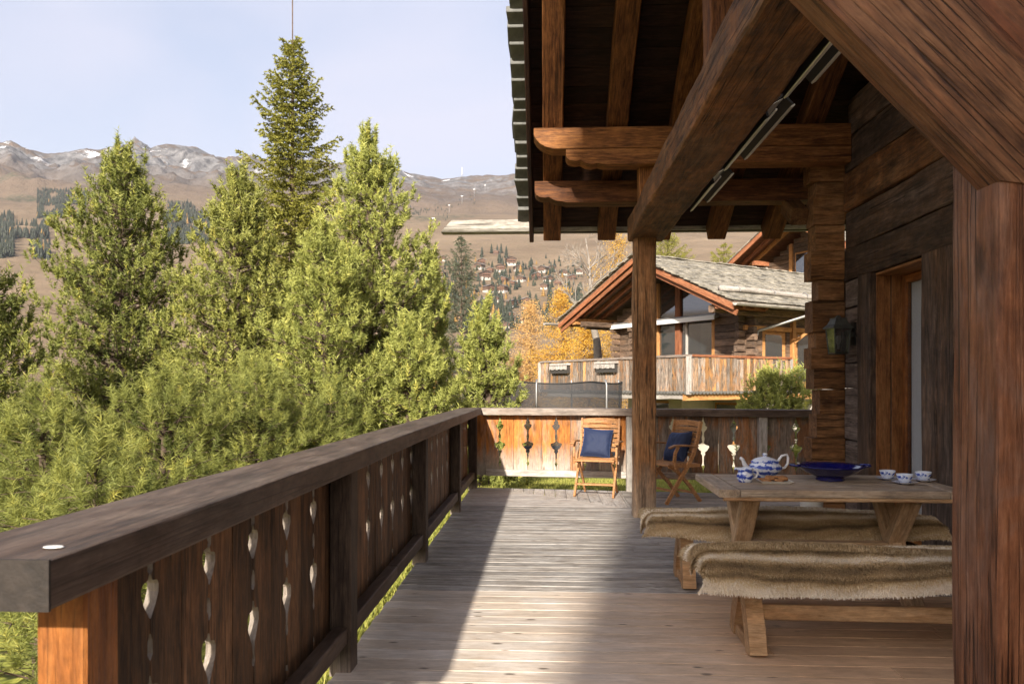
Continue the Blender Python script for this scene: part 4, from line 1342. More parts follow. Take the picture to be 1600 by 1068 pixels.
def pine(label, apex, zb, rad, seed, mat='pine', name='pine_tree', dens=1.0, n=26, tau=2.0, leaders=1, group='pines beside the terrace', nl=.072, z_lo=None, cat='tree', wn=.0085, sp_=.72, ang=(.5, 1.3)):
    """stone-pine: whorled upswept limbs ending in bottle-brush tufts; apex world point, zb ground height, rad widest crown radius"""
    rs = np.random.RandomState(seed)
    apex = np.array(apex, float)
    t = thing(name, label, cat, (apex[0], apex[1], zb), 0, group)
    trunk_of(t, (apex[0], apex[1], zb), tuple(apex - np.array([0, 0, .05])), .05 + rad * .07, MAT['bark'], .15, seed)
    TP, TA, TL, TT = [], [], [], []
    B0, B1, BR0, BR1 = [], [], [], []
    Ht = apex[2] - zb
    if z_lo is None: z_lo = zb + .5
    h = .12
    # leader candles
    tops = [(0., 0., 0.)] + ([(.36, .05, .02)] if leaders > 1 else [])
    for lx, ly, dz in tops:
        for j in range(4):
            TP.append((apex[0] + lx, apex[1] + ly, apex[2] - dz - .24 * (j + 1))); TA.append((rs.normal(0, .03), rs.normal(0, .03), 1)); TL.append(1.25); TT.append(.4 + rs.uniform(-.1, .2))
        for j in range(5):
            a_ = rs.uniform(0, 6.28)
            TP.append((apex[0] + lx, apex[1] + ly, apex[2] - dz - .30)); TA.append((.38 * math.cos(a_), .38 * math.sin(a_), 1)); TL.append(rs.uniform(.7, 1.0)); TT.append(.45 + rs.uniform(-.1, .2))
    for k in range(7):
        a_ = rs.uniform(0, 6.28); off = rs.uniform(.1, .3); z_ = apex[2] - rs.uniform(.45, .8)
        for j in range(2):
            TP.append((apex[0] + math.cos(a_) * off, apex[1] + math.sin(a_) * off, z_ - .22 * j)); TA.append((math.cos(a_) * .15, math.sin(a_) * .15, 1)); TL.append(1.2); TT.append(.5 + rs.uniform(-.1, .25))
    while apex[2] - h > z_lo:
        dt = h
        Rr = rad * math.tanh(dt / (1.55 * tau)) * (1 - .25 * max(0, (dt / Ht - .6)))
        nb = int(max(4, round((5.4 + 3.0 * Rr) * dens)))
        ph = rs.uniform(0, 6.28)
        for k in range(nb):
            a_ = ph + 2 * math.pi * (k + rs.uniform(-.32, .32)) / nb
            Lb = max(.12, Rr * rs.uniform(.62, 1.18))
            el0 = R(rs.uniform(-4, 22)) + R(28) * math.exp(-dt / 1.2)
            o = np.array([apex[0], apex[1], apex[2] - h - rs.uniform(0, .2)])
            hd = np.array([math.cos(a_), math.sin(a_), 0])
            side = np.array([-hd[1], hd[0], 0])
            ns = max(3, int(Lb / .17))
            prev = o
            for s_ in range(1, ns + 1):
                f = s_ / ns
                el = el0 + R(30) * f * f
                p = o + hd * Lb * f * math.cos(el0 * .6) + np.array([0, 0, Lb * (f * math.sin(el0) + .22 * f * f)])
                p = p + rs.normal(0, .012, 3)
                B0.append(prev); B1.append(p); BR0.append(.016 * (1.15 - f) * (.5 + Lb)); BR1.append(.016 * (1.05 - f) * (.5 + Lb) + .002)
                prev = p
                if f > .15:
                    dv = hd * math.cos(el) + np.array([0, 0, math.sin(el)])
                    fresh = .24 + .34 * f
                    clusters = []
                    if f > .45 or rs.rand() < .5: clusters.append((p, dv * .5 + np.array([0, 0, .7])))
                    if Lb > .22 and rs.rand() < .9:
                        for sg in (-1, 1):
                            lt = rs.uniform(.12, .27) * (1.3 - .7 * f) * min(1.2, .5 + Lb * .7)
                            q = p + (side * sg * .85 + hd * .5 + np.array([0, 0, rs.uniform(-.15, .4)])) * lt
                            B0.append(p); B1.append(q); BR0.append(.006); BR1.append(.003)
                            clusters.append((q, side * sg * .35 + hd * .35 + np.array([0, 0, .75])))
                    for cp, ca_ in clusters:
                        tone_ = fresh + rs.normal(0, .13)
                        for j in range(rs.randint(1, 4)):
                            TP.append(cp + rs.normal(0, .02, 3)); TA.append(ca_ * .75 + np.array([0, 0, .35]) + rs.normal(0, .3 if j else .12, 3)); TL.append((1.0 if j == 0 else .65) * rs.uniform(.7, 1.2)); TT.append(tone_ + rs.normal(0, .07))
                    if f > .96:
                        TP.append(p); TA.append(dv * .4 + np.array([0, 0, .9]) + rs.normal(0, .1, 3)); TL.append(rs.uniform(1.2, 1.8)); TT.append(fresh + .2 + rs.normal(0, .12))
        h += (rs.uniform(.17, .24) + .04 * min(dt, 2)) * sp_
    TP, TA, TL, TT = np.array(TP), unit(np.array(TA)), np.array(TL), np.clip(np.array(TT), 0, .84)
    TT = np.where(rs.rand(len(TT)) < .035, rs.uniform(.88, 1, len(TT)), TT)
    V = needle_tris(TP, TA, n, (.6 + .4 * TL) * nl, wn, ang[0], ang[1], TL * .18, rs)
    cv = np.repeat(np.clip(np.repeat(TT, n) + rs.normal(0, .05, len(TT) * n), 0, 1), 3)
    ob('crown', tri_mesh('crown', V, MAT[mat], cv), t)
    ob('branches', tri_mesh('branches', limb_tris(np.array(B0), np.array(B1), np.array(BR0)[:, None], np.array(BR1)[:, None]), MAT['bark']), t)
    return t


def spruce(label, apex, zb, rad, seed, mat='spruce', name='spruce_tree', z_lo=None, tau=2.6, twig=.13, dens=1.0, leader=.5, group=None, up=1.0, nn=9, step=(.2, .3), wn_=.010):
    """spruce: sprays of short-needled twigs on drooping limbs"""
    rs = np.random.RandomState(seed)
    apex = np.array(apex, float)
    t = thing(name, label, 'tree', (apex[0], apex[1], zb), 0, group)
    trunk_of(t, (apex[0], apex[1], zb), tuple(apex), .06 + rad * .07, MAT['bark'], .05, seed, 12)
    if z_lo is None: z_lo = zb + .4
    P0, P1, TT = [], [], []
    B0, B1, BR = [], [], []
    h = leader
    Ht = apex[2] - zb
    while apex[2] - h > z_lo:
        Rr = rad * (1 - math.exp(-max(0, h - leader * .75) / tau)) + .08
        nb = int(round(5 * dens + 3.0 * Rr))
        ph = rs.uniform(0, 6.28)
        for k in range(nb):
            a_ = ph + 2 * math.pi * (k + rs.uniform(-.3, .3)) / nb
            Lb = Rr * rs.uniform(.65, 1.2)
            hd = np.array([math.cos(a_), math.sin(a_), 0]); side = np.array([-hd[1], hd[0], 0])
            e0 = R(42) * math.exp(-h / 2.2) * up - R(10) * min(1, h / 5) + R(rs.uniform(-10, 10))
            o = np.array([apex[0], apex[1], apex[2] - h - rs.uniform(0, .2)])
            ns = max(3, int(Lb / .085)); prev = o
            for s_ in range(1, ns + 1):
                f = s_ / ns
                p = o + hd * Lb * f * math.cos(e0) + np.array([0, 0, Lb * (f * math.sin(e0) - .10 * f * up * min(1, h / 3) + .42 * f * f * up)]) + rs.normal(0, .008, 3)
                B0.append(prev); B1.append(p); BR.append(.010 * (1.2 - f) * (.4 + Lb))
                if f > .12:
                    P0.append(prev); P1.append(p); TT.append(.35 + .3 * f + rs.normal(0, .12))
                    lt0 = twig * (1.5 - 1.0 * f) * min(1.6, .6 + Lb)
                    for sg in (-1, 1):
                        lt = lt0 * rs.uniform(.6, 1.25)
                        q = p + (side * sg * .8 + hd * .65 + np.array([0, 0, rs.uniform(-.35, .12)])) * lt
                        P0.append(p); P1.append(q); TT.append(.45 + .35 * f + rs.normal(0, .14))
                        if lt > .1:
                            mid = p + (q - p) * .5
                            q2 = mid + (hd * .8 - side * sg * .15 + np.array([0, 0, rs.uniform(-.5, .0)])) * lt * .55
                            P0.append(mid); P1.append(q2); TT.append(.45 + .35 * f + rs.normal(0, .14))
                prev = p
        h += rs.uniform(*step) + .02 * min(h, 3)
    # leader twigs
    for k in range(int(leader / .03)):
        z = apex[2] - leader + .03 * k
        if z > apex[2] - .02: break
    P0, P1, TT = np.array(P0), np.array(P1), np.clip(np.array(TT), 0, .84)
    m = len(P0)
    d = unit(P1 - P0)
    pr = np.repeat(P0, nn, 0) + np.repeat(P1 - P0, nn, 0) * rs.uniform(0, 1.0, (m * nn, 1))
    dd = np.repeat(d, nn, 0); rnd = rs.normal(0, 1, (m * nn, 3)); perp = unit(rnd - dd * np.sum(rnd * dd, 1, keepdims=True))
    nd = dd * .75 + perp * .66
    sd = unit(np.cross(nd, rs.normal(0, 1, (m * nn, 3)))) * wn_
    V = np.stack([pr - sd * .7, pr + sd * .7, pr + nd * rs.uniform(.03, .05, (m * nn, 1)) * (wn_ / .010) ** .5], 1).reshape(-1, 3)
    ob('crown', tri_mesh('crown', V, MAT[mat], np.repeat(np.repeat(TT, nn), 3)), t)
    ob('branches', tri_mesh('branches', limb_tris(np.array(B0), np.array(B1), np.array(BR)[:, None], np.array(BR)[:, None] * .8), MAT['bark']), t)
    return t


def larch(label, apex, zb, rad, seed, mat='larch', name='larch_tree', n=9000, tau=3.0, sz=.09, z_lo=None, group='golden larches beyond the garden'):
    rs = np.random.RandomState(seed)
    apex = np.array(apex, float)
    t = thing(name, label, 'tree', (apex[0], apex[1], zb), 0, group)
    trunk_of(t, (apex[0], apex[1], zb), tuple(apex), .16, MAT['bark_larch'], .3, seed, 12)
    if z_lo is None: z_lo = zb + 1.0
    B0, B1, P = [], [], []
    h = .2
    while apex[2] - h > z_lo:
        Rr = rad * (1 - math.exp(-h / tau)) + .1
        for k in range(6):
            a_ = rs.uniform(0, 6.28); Lb = Rr * rs.uniform(.6, 1.2); hd = np.array([math.cos(a_), math.sin(a_), 0])
            o = np.array([apex[0], apex[1], apex[2] - h]); prev = o
            ns = max(3, int(Lb / .22))
            for s_ in range(1, ns + 1):
                f = s_ / ns
                p = o + hd * Lb * f + np.array([0, 0, -.16 * Lb * f + .22 * Lb * f * f + .25 * Lb * f * math.exp(-h)]) + rs.normal(0, .03, 3)
                B0.append(prev); B1.append(p); prev = p
                P.append(p)
        h += rs.uniform(.22, .36)
    P = np.array(P)
    k = max(1, n // len(P))
    Q = np.repeat(P, k, 0) + rs.normal(0, 1, (len(P) * k, 3)) * np.array([.15, .15, .13]) - np.array([0, 0, .08])
    d = unit(rs.normal(0, 1, (len(Q), 3))); s2 = unit(np.cross(d, rs.normal(0, 1, (len(Q), 3))))
    V = np.stack([Q - s2 * sz * .35, Q + s2 * sz * .35, Q + d * sz], 1).reshape(-1, 3)
    cv = np.repeat(np.clip(rs.normal(.45, .22, len(Q)), 0, .9), 3)
    ob('crown', tri_mesh('crown', V, MAT[mat], cv), t)
    ob('branches', tri_mesh('branches', limb_tris(np.array(B0), np.array(B1), np.full((len(B0), 1), .018), np.full((len(B0), 1), .012)), MAT['bark_larch']), t)


def gz(px, d): return tz(*ray(px, 600).xy.to_tuple()) if False else tz(ray(px, 600).x * d, ray(px, 600).y * d)


PN = 'stone pine'
pine('broad stone pine with twin tops standing left of the tall spruce', at(192, 226, 13), gz(192, 13), 1.55, 11, 'pine_dark', leaders=2, tau=1.9, z_lo=-1.2)
pine('stone pine with a single blunt top just left of the tall spruce', at(371, 264, 12.2), gz(371, 12.2), 1.35, 12, 'pine', tau=2.0, z_lo=-1.2)
pine('vigorous stone pine with candle tops just right of the tall spruce', at(577, 205, 12.6), gz(577, 12.6), 1.65, 13, 'pine_bright', tau=2.4, z_lo=-1.2)
pine('dark stone pine cut by the left edge of the picture', at(-38, 385, 9.5), gz(-38, 9.5), 1.15, 14, 'pine_dark', tau=1.3, z_lo=-1.2)
pine('bright young pine in front of the tall spruce', at(508, 345, 10.6), gz(508, 10.6), 1.05, 15, 'pine_bright', tau=1.4, n=28, wn=.0062)
pine('low bushy pine spreading behind the railing at the left', at(255, 585, 7.9), gz(255, 7.9), .95, 16, 'pine_dark', tau=.8, n=54, wn=.0026, ang=(.55, 1.35), z_lo=-.9)
pine('low bushy pine at the left edge close to the railing', at(70, 610, 7.2), gz(70, 7.2), .9, 17, 'pine_dark', tau=.8, n=54, wn=.0026, ang=(.55, 1.35), z_lo=-.9)
pine('low rounded pine below the single-topped pine', at(400, 560, 8.8), gz(400, 8.8), .95, 18, 'pine_dark', tau=.9, n=54, wn=.0026, ang=(.55, 1.35), z_lo=-.9)
pine('low bright pine right below the candle-topped pine', at(640, 500, 10.8), gz(640, 10.8), .85, 19, 'pine_bright', tau=1.0, n=28, wn=.0062, z_lo=-1.2)
pine('bushy green pine beside the far corner of the railing', at(757, 478, 12.6), gz(757, 12.6), .78, 20, 'pine_bright', tau=1.2, z_lo=-1.3)
pine('slim young pine left of the small grey-green spruce', at(672, 392, 15), gz(672, 15), .55, 21, 'pine_bright', tau=1.6, z_lo=-1.5)
pine('low pine bush under the railing handrail at the lower left', at(150, 690, 5.4), gz(150, 5.4), .75, 22, 'pine_dark', tau=.6, n=60, wn=.0021, ang=(.55, 1.35), z_lo=-.9)
pine('low pine bush hugging the middle of the long railing', at(520, 595, 9.6), gz(520, 9.6), .8, 23, 'pine_dark', tau=.8, n=54, wn=.0026, ang=(.55, 1.35), z_lo=-.9)
spruce('tall slender spruce with a bare leader rising above the pines', at(457, -8, 15), gz(457, 15), 1.22, 31, 'spruce', tau=2.8, leader=1.0, dens=1.3, z_lo=.8, nn=13, step=(.12, .18), wn_=.016, twig=.15)
spruce('small grey-green spruce above the village on the slope', at(721, 366, 30), gz(721, 30), .95, 32, 'spruce_blue', tau=1.9, leader=.1, z_lo=-1, twig=.2, nn=10, wn_=.016)
pine('pale green mountain pine bush below the neighbouring stairs', at(1212, 582, 14.0), gz(1214, 14), .62, 33, 'pine_bright', name='pine_shrub', tau=.3, dens=1.5, cat='shrub', group=None, nl=.065, z_lo=-.4, sp_=.75)
larch('golden larch crown left of the neighbouring chalet', at(878, 448, 36), gz(878, 36), 2.0, 41, 'larch', n=34000, sz=.065, z_lo=-2)
larch('pale orange larch above the garden trampoline', at(828, 468, 40), gz(828, 40), 1.8, 42, 'larch_pale', n=28000, sz=.065, z_lo=-2)
larch('tall golden larch behind the gable of the neighbouring chalet', at(962, 352, 44), gz(962, 44), 2.2, 43, 'larch', n=26000, sz=.07, z_lo=-1)
larch('golden larch glimpsed between the pines', at(668, 495, 34), gz(668, 34), 1.6, 44, 'larch', n=8000, z_lo=-2)
larch('orange larch beside the neighbouring gable end', at(915, 490, 33), gz(915, 33), 1.5, 45, 'larch', n=24000, sz=.065, z_lo=-2)
spruce('sunny spruce top just right of the main post behind the chalet roof', at(1043, 362, 48), gz(1043, 48), 2.2, 46, 'spruce', tau=2.0, twig=.3, nn=5, wn_=.03, leader=.1, z_lo=4.5, step=(.35, .5))
spruce('small spruce top peeking over the ridge of the chalet roof', at(1131, 379, 46), gz(1131, 46), 1.4, 47, 'spruce', tau=1.8, twig=.25, nn=5, wn_=.03, leader=.1, z_lo=4.5, step=(.35, .5))


def bare_tree(label, base, top, seed):
    rs = np.random.RandomState(seed)
    t = thing('bare_tree', label, 'tree', tuple(base))
    base, top = Vector(base), Vector(top)
    trunk_of(t, tuple(base), tuple(top), .22, MAT['bark_pale'], .5, seed, 14, .03)
    B0, B1, r0 = [], [], []

    def grow(p, d, L, r, lev):
        q = p + d * L
        B0.append(p); B1.append(q); r0.append(r)
        if lev == 0: return
        for k in range(3):
            nd = unit(d + rs.normal(0, .45, 3) + np.array([0, 0, .15]))
            grow(p + d * L * rs.uniform(.45, 1), nd, L * rs.uniform(.5, .75), r * .6, lev - 1)
    for k in range(16):
        f = rs.uniform(.35, .98); p = np.array(base.lerp(top, f)); a_ = rs.uniform(0, 6.28)
        grow(p, unit(np.array([math.cos(a_), math.sin(a_), .9])), 1.6 * (1.15 - f) + .3, .045 * (1.2 - f) + .008, 3)
    ob('branches', tri_mesh('branches', limb_tris(np.array(B0), np.array(B1), np.array(r0)[:, None], np.array(r0)[:, None] * .6), MAT['bark_pale']), t)


bare_tree('bare pale-barked tree leaning left of the neighbouring gable', at(938, 600, 31) * 1, at(915, 372, 33), 51)

# lawn blades beyond the end railing and along the deck edge
rs = np.random.RandomState(61)
n = 26000
gx, gy_ = rs.uniform(-1.6, 5.2, n), 10.0 + 5.5 * rs.uniform(0, 1, n) ** 1.5
n2 = 9000
gx = np.concatenate([gx, rs.uniform(-1.9, -1.1, n2)]); gy_ = np.concatenate([gy_, rs.uniform(1.5, 10, n2)])
n += n2
gz_ = np.array([garden(a_, b_) for a_, b_ in zip(gx, gy_)])
Pg = np.stack([gx, gy_, gz_ - .005], -1)
dg = unit(np.stack([rs.normal(0, .45, n), rs.normal(0, .45, n), np.ones(n)], -1))
sg = unit(np.cross(dg, rs.normal(0, 1, (n, 3)))) * .006
V = np.stack([Pg - sg, Pg + sg, Pg + dg * rs.uniform(.03, .09, (n, 1))], 1).reshape(-1, 3)
tag(ob('grass', tri_mesh('grass', V, MAT['grass'], np.repeat(rs.uniform(0, .95, n), 3))), 'short yellow-green lawn grass beyond the deck', 'grass', None, 'stuff')

# ------------------------------------------------------------------ neighbouring chalet
rng = random.Random(17)
NTH = R(32) + YAW
NM = Matrix.Translation((6.295, 24.32, 0)) @ Matrix.Rotation(NTH, 4, 'Z')
ch = thing('neighbour_chalet', 'neighbouring log chalet with stone slab roof and long wooden balcony', 'house', (6.295, 24.32, -1.4))


def nb(name, p0, p1, w, h, mat, parent=ch, **k):
    o = beam(name, p0, p1, w, h, MAT[mat] if isinstance(mat, str) else mat, parent, **k)
    Mw = NM @ frame(p0, p1, k.get('up', (0, 0, 1)))
    WM[o.name] = Mw; o.matrix_basis = WM[parent.name].inverted() @ Mw
    return o


def nbox(name, lo, hi, mat, parent=ch):
    c_ = [(a_ + b_) / 2 for a_, b_ in zip(lo, hi)]; d = [b_ - a_ for a_, b_ in zip(lo, hi)]
    return MB().box((0, 0, 0), d).build(name, MAT[mat], parent, NM @ Matrix.Translation(c_))


GW, EZ, RZ = 6.3, 3.95, 5.55        # gable width, eave and ridge heights of the wall
NT = (5.72 - 3.80) / 4.33           # roof pitch


def gable_z(y): return 5.50 - NT * abs(y - 3.15)


# lower storey: rendered wall with dark openings, and dark interior core
base = nbox('base_wall', (.3, .3, -1.6), (9, 6.0, 1.16), 'white_wall')
nbox('base_wall', (-1.2, 1.6, -1.6), (.28, 2.2, 1.0), 'white_wall')
nbox('base_wall', (.3, -.6, -1.6), (1.2, .28, 1.0), 'white_wall')
nbox('core', (.45, .45, 1.18), (8.9, 5.85, 3.7), 'dark_room')
for y0, y1 in ((.5, 1.5), (2.4, 3.4), (3.6, 4.6)):
    w = nbox('window', (.24, y0, -.6), (.298, y1, .75), 'n_orange'); nbox('pane', (.22, y0 + .08, -.5), (.236, y1 - .08, .68), 'glass', w)
# gable wall logs either side of the glazing
z = 1.2
while z < 5.3:
    h_ = .235
    for y0, y1 in ((0, 1.30), (5.15, GW)):
        if z + h_ < min(gable_z(y0), gable_z(y1)) + .35 and z + h_ < 4.35:
            ya, yb = y0, y1
            if z + h_ > gable_z(y0): ya = 3.15 - (5.5 - z - h_) / NT
            if z + h_ > gable_z(y1): yb = 3.15 + (5.5 - z - h_) / NT
            if yb - ya > .1: nb('log', (.1, ya, z + h_ / 2), (.1, yb, z + h_ / 2), .2, h_ - .010, 'n_dark', seg=4, jit=.006, bev=.008)
    if 2.0 < z < 3.9 or z < 2.0:
        # side wall
        spans = ((0.2, .80), (2.0, 2.42), (3.6, 9)) if 1.9 < z < 3.05 else (((.2, 2.42), (3.6, 9)) if z <= 1.9 else ((.2, 9),))
        if z < 3.75:
            for x0, x1 in spans: nb('log', (x0, .1, z + h_ / 2), (x1, .1, z + h_ / 2), .2, h_ - .010, 'n_dark', seg=6, jit=.006, bev=.008)
    z += h_
# crossing log ends at the two corners
for cy in (.1, GW - .1, 5.2):
    z = 1.2
    while z < 3.7:
        nb('log_end', (-.28 - rng.uniform(0, .08), cy, z + .12), (-.01, cy, z + .12), .17, .2, 'n_dark', bev=.02); z += .235
for cx in (.1,):
    z = 1.32
    while z < 3.6:
        nb('log_end', (cx, -.30 - rng.uniform(0, .06), z + .12), (cx, -.01, z + .12), .17, .2, 'n_dark', bev=.02); z += .235
# glazing: posts, transoms, panes
for y, zt in ((1.36, 4.5), (3.02, 5.35), (4.05, 5.0), (5.08, 4.5)):
    nb('mullion', (.06, y, 1.2), (.06, y, min(zt, gable_z(y))), .13 if y != 3.02 else .24, .14, 'n_orange' if y != 3.02 else 'n_red', up=(-1, 0, 0))
nb('transom', (.06, 1.44, 3.60), (.06, 5.0, 3.60), .13, .17, 'n_red')
nb('sill', (.04, 1.44, 1.26), (.04, 5.0, 1.26), .14, .12, 'n_orange')
for y0, y1 in ((1.43, 2.89), (3.15, 3.98), (4.12, 5.01)):
    nbox('pane', (.07, y0, 1.33), (.082, y1, 3.51), 'glass')
    V = [(.075, y0, 3.69), (.075, y1, 3.69), (.075, y1, gable_z(y1) - .05), (.075, y0, gable_z(y0) - .05)]
    ob('pane', mk('pane', V, [(0, 1, 2, 3)], MAT['glass']), ch, NM)
nb('door_frame', (.05, 2.62, 1.33), (.05, 2.62, 3.51), .07, .06, 'n_grey', up=(-1, 0, 0))
nbox('curtain', (.1, 2.66, 1.35), (.13, 2.86, 3.5), 'curtain')
nb('bookshelf', (.38, 2.0, 1.3), (.38, 2.0, 3.4), .5, .1, 'pale_room', up=(-1, 0, 0))
# awning cassette
aw = nb('awning', (-.22, .98, 3.62), (-.22, 6.28, 3.62), .20, .15, 'zinc', bev=.05, round_=2)
MB().box((0, 0, 0), (.05, 5.3, .15)).build('valance', MAT['white_cloth'], aw, NM @ Matrix.Translation((-.345, 3.63, 3.55)))
# side window and door
w = nbox('window', (.80, .06, 1.95), (2.0, .14, 3.08), 'n_orange'); nbox('pane', (1.0, .04, 2.05), (1.82, .055, 2.98), 'glass', w); nbox('room', (1.0, .145, 2.05), (1.8, .15, 2.98), 'pale_room', w)
w = nbox('door', (2.5, .06, 1.2), (3.6, .14, 3.1), 'n_orange'); nbox('pane', (2.62, .04, 1.45), (3.48, .055, 3.0), 'glass', w); nbox('room', (2.62, .145, 1.45), (3.48, .15, 3.0), 'pale_room', w)
nb('lintel', (-.1, -.03, 3.16), (3.7, -.03, 3.16), .1, .15, 'n_orange')
nb('post', (2.24, -.06, 1.2), (2.24, -.06, 3.55), .15, .14, 'n_orange', up=(0, -1, 0))
nb('brace', (2.24, -.12, 2.75), (2.75, -.95, 3.55), .11, .1, 'n_orange')
# roof planes
rf = ob('roof', None, ch, NM)
for sgn in (1, -1):
    y_r, y_e = 3.15, 3.15 - sgn * 4.38
    zr, ze = 5.72, 5.72 - NT * 4.38
    V = [(x, y_, z_ + dz) for x in (-1.9, 10.5) for (y_, z_) in ((y_r, zr), (y_e, ze)) for dz in (-.09, 0)]
    ob('roof_deck', mk('roof_deck', V, [(0, 1, 3, 2), (4, 6, 7, 5), (0, 4, 5, 1), (2, 3, 7, 6), (1, 5, 7, 3), (0, 2, 6, 4)], MAT['n_dark']), rf, NM)
    sv, sf = MB(), None
    sl_ = Vector((0, sgn, NT)).normalized(); un = Vector((0, -sgn * NT, 1)).normalized()
    L_ = 4.38 * math.hypot(1, NT)
    s = -.03
    while s < L_ - .05:
        x = -1.96 + rng.uniform(-.1, 0)
        while x < 10.5:
            wd = rng.uniform(.22, .5); th = rng.uniform(.022, .05); ln_ = .34
            o_ = Vector((x, y_e, ze)) + sl_ * (s + rng.uniform(-.03, .03)) + un * .012
            t1 = (sl_ * math.cos(.10) - un * math.sin(.10) * 1.0)
            X = Vector((1, 0, 0))
            b_ = o_ + un * .03
            P = [b_, b_ + X * (wd - .012), b_ + X * (wd - .012) + t1 * ln_, b_ + t1 * ln_]
            sv.add(P + [q + un * th for q in P], [(3, 2, 1, 0), (4, 5, 6, 7), (0, 1, 5, 4), (1, 2, 6, 5), (2, 3, 7, 6), (3, 0, 4, 7)])
            x += wd
        s += .185
    tag(sv.build('stone_slabs', MAT['slate_moss'], rf, NM), kind='stuff')
    # barge boards on the gable edge (two steps) and rafters under the overhang
    for off, dz, hh in ((-1.9, -.17, .17), (-1.78, -.33, .17)):
        p0 = Vector((off, y_e, ze + dz)); p1 = Vector((off, y_r - sgn * .05, zr + dz))
        nb('barge_board', p0, p1, .055, hh, 'n_red')
    for off in (-1.35, -.85, -.35):
        p0 = Vector((off, y_e + sgn * .1, ze - .17 + NT * .1)); p1 = Vector((off, y_r - sgn * .05, zr - .17))
        nb('rafter', p0, p1, .13, .14, 'n_red')
# purlin heads under the overhang
for y in (6.75, 3.15, -.45):
    zz = 5.72 - NT * abs(y - 3.15) - .37
    nb('purlin', (-1.75, y, zz), (.3, y, zz), .22, .24, 'n_orange' if y > 6 else 'n_red', bev=.03)
    nb('corbel', (-1.2, y, zz - .2), (.3, y, zz - .2), .2, .15, 'n_dark', bev=.04)
nb('wall_plate', (-1.7, 6.3, 3.62), (.2, 6.3, 3.62), .2, .2, 'n_dark', bev=.03)
nb('wall_plate', (-1.7, -.15, 3.66), (9.5, -.15, 3.66), .22, .22, 'n_dark', bev=.03, seg=10, jit=.01)
# eave gutter, downpipe and snow-guard pole
for sgn in (1, -1):
    ye = 3.15 - sgn * 4.5; ze = 5.72 - NT * 4.5
    g = [(.10 * math.cos(t), -.10 * math.sin(t)) for t in np.linspace(0, math.pi, 7)] + [(.085 * math.cos(t), -.085 * math.sin(t)) for t in np.linspace(math.pi, 0, 7)]
    V = [(x, ye + a_, ze + .01 + b_) for x in ((-2.0, 10) if sgn > 0 else (-2.5, 10)) for a_, b_ in g]
    n = len(g)
    ob('gutter', mk('gutter', V, [(i, (i + 1) % n, n + (i + 1) % n, n + i) for i in range(n)] + [tuple(range(n)), tuple(reversed(range(n, 2 * n)))], MAT['gutter_wood']), ch, NM)
MB().tube([(1.3, -1.32, 3.62), (1.3, -1.30, 3.50), (.25, -.30, 3.05), (.25, -.26, 2.9)], .045, 8).build('downpipe', MAT['zinc'], ch, NM, True)
yg = 3.15 - 3.7; zg = 5.72 - NT * 3.7 + .16
MB().tube([(-1.75 + .9 * k, yg, zg + .02 * math.sin(k)) for k in range(13)], .085, 10).build('snow_guard', MAT['n_grey'], ch, NM, True)
for k in range(6):
    x = -1.0 + 1.6 * k
    MB().tube([(x, yg + .2, zg + .02), (x, yg + .02, zg + .12), (x, yg - .12, zg + .02), (x, yg - .12, zg - .06)], .016, 6).build('snow_guard_hook', MAT['zinc'], ch, NM)
# balcony
BX, BY0, BY1, BZ = -3.45, -.95, 6.5, 1.22
nbox('balcony_floor', (BX + .02, BY0 + .02, BZ - .12), (.28, BY1, BZ), 'n_dark')
nbox('balcony_floor', (.29, -.93, BZ - .12), (3.9, .0, BZ), 'n_dark')
bal = nb('balcony_rail', (BX, BY0 - .06, 2.17), (BX, BY1, 2.17), .16, .07, 'cap_grey')
bal2 = nb('balcony_rail', (BX + .1, BY0, 2.172), (.95, BY0, 2.172), .14, .07, 'n_red')
pmn = {}
for k in range(8):
    w_ = .135; hh = .94 + .02 * (k % 3)
    nt_ = rng.uniform(.014, .04); zc = rng.uniform(.45, .65)
    h = w_ / 2 - .003
    pmn[k] = MB().prism([(0, -h), (.02, -h), (zc - .12, -h), (zc, -h + nt_), (zc + .12, -h), (hh, -h), (hh, h), (zc + .1, h), (zc, h - nt_), (zc - .1, h), (.0, h)], .025).mesh('balcony_board', MAT['n_board'])
    pmn[k, 0] = pmn[k].copy(); pmn[k, 0].materials.clear(); pmn[k, 0].materials.append(MAT['n_board_grey'])
y = BY0 + .05
while y < BY1 - .05:
    p = (BX - .02, y + .07, BZ - .06); M = NM @ frame(p, (p[0], p[1], 9), (-1, 0, 0))
    ob('balcony_board', pmn[rng.randrange(8), 0] if rng.random() < .8 else pmn[rng.randrange(8)], bal, M); y += .146
x = BX + .05
while x < .85:
    p = (x + .07, BY0 - .02, BZ - .06); M = NM @ frame(p, (p[0], p[1], 9), (0, -1, 0))
    ob('balcony_board', pmn[rng.randrange(8), 0] if rng.random() < .35 else pmn[rng.randrange(8)], bal2, M); x += .146
for x, y in ((BX - .03, BY0 - .03), (BX - .03, BY1), (.97, BY0)):
    nb('balcony_post', (x, y, BZ - .15), (x, y, 2.15), .11, .11, 'n_grey')
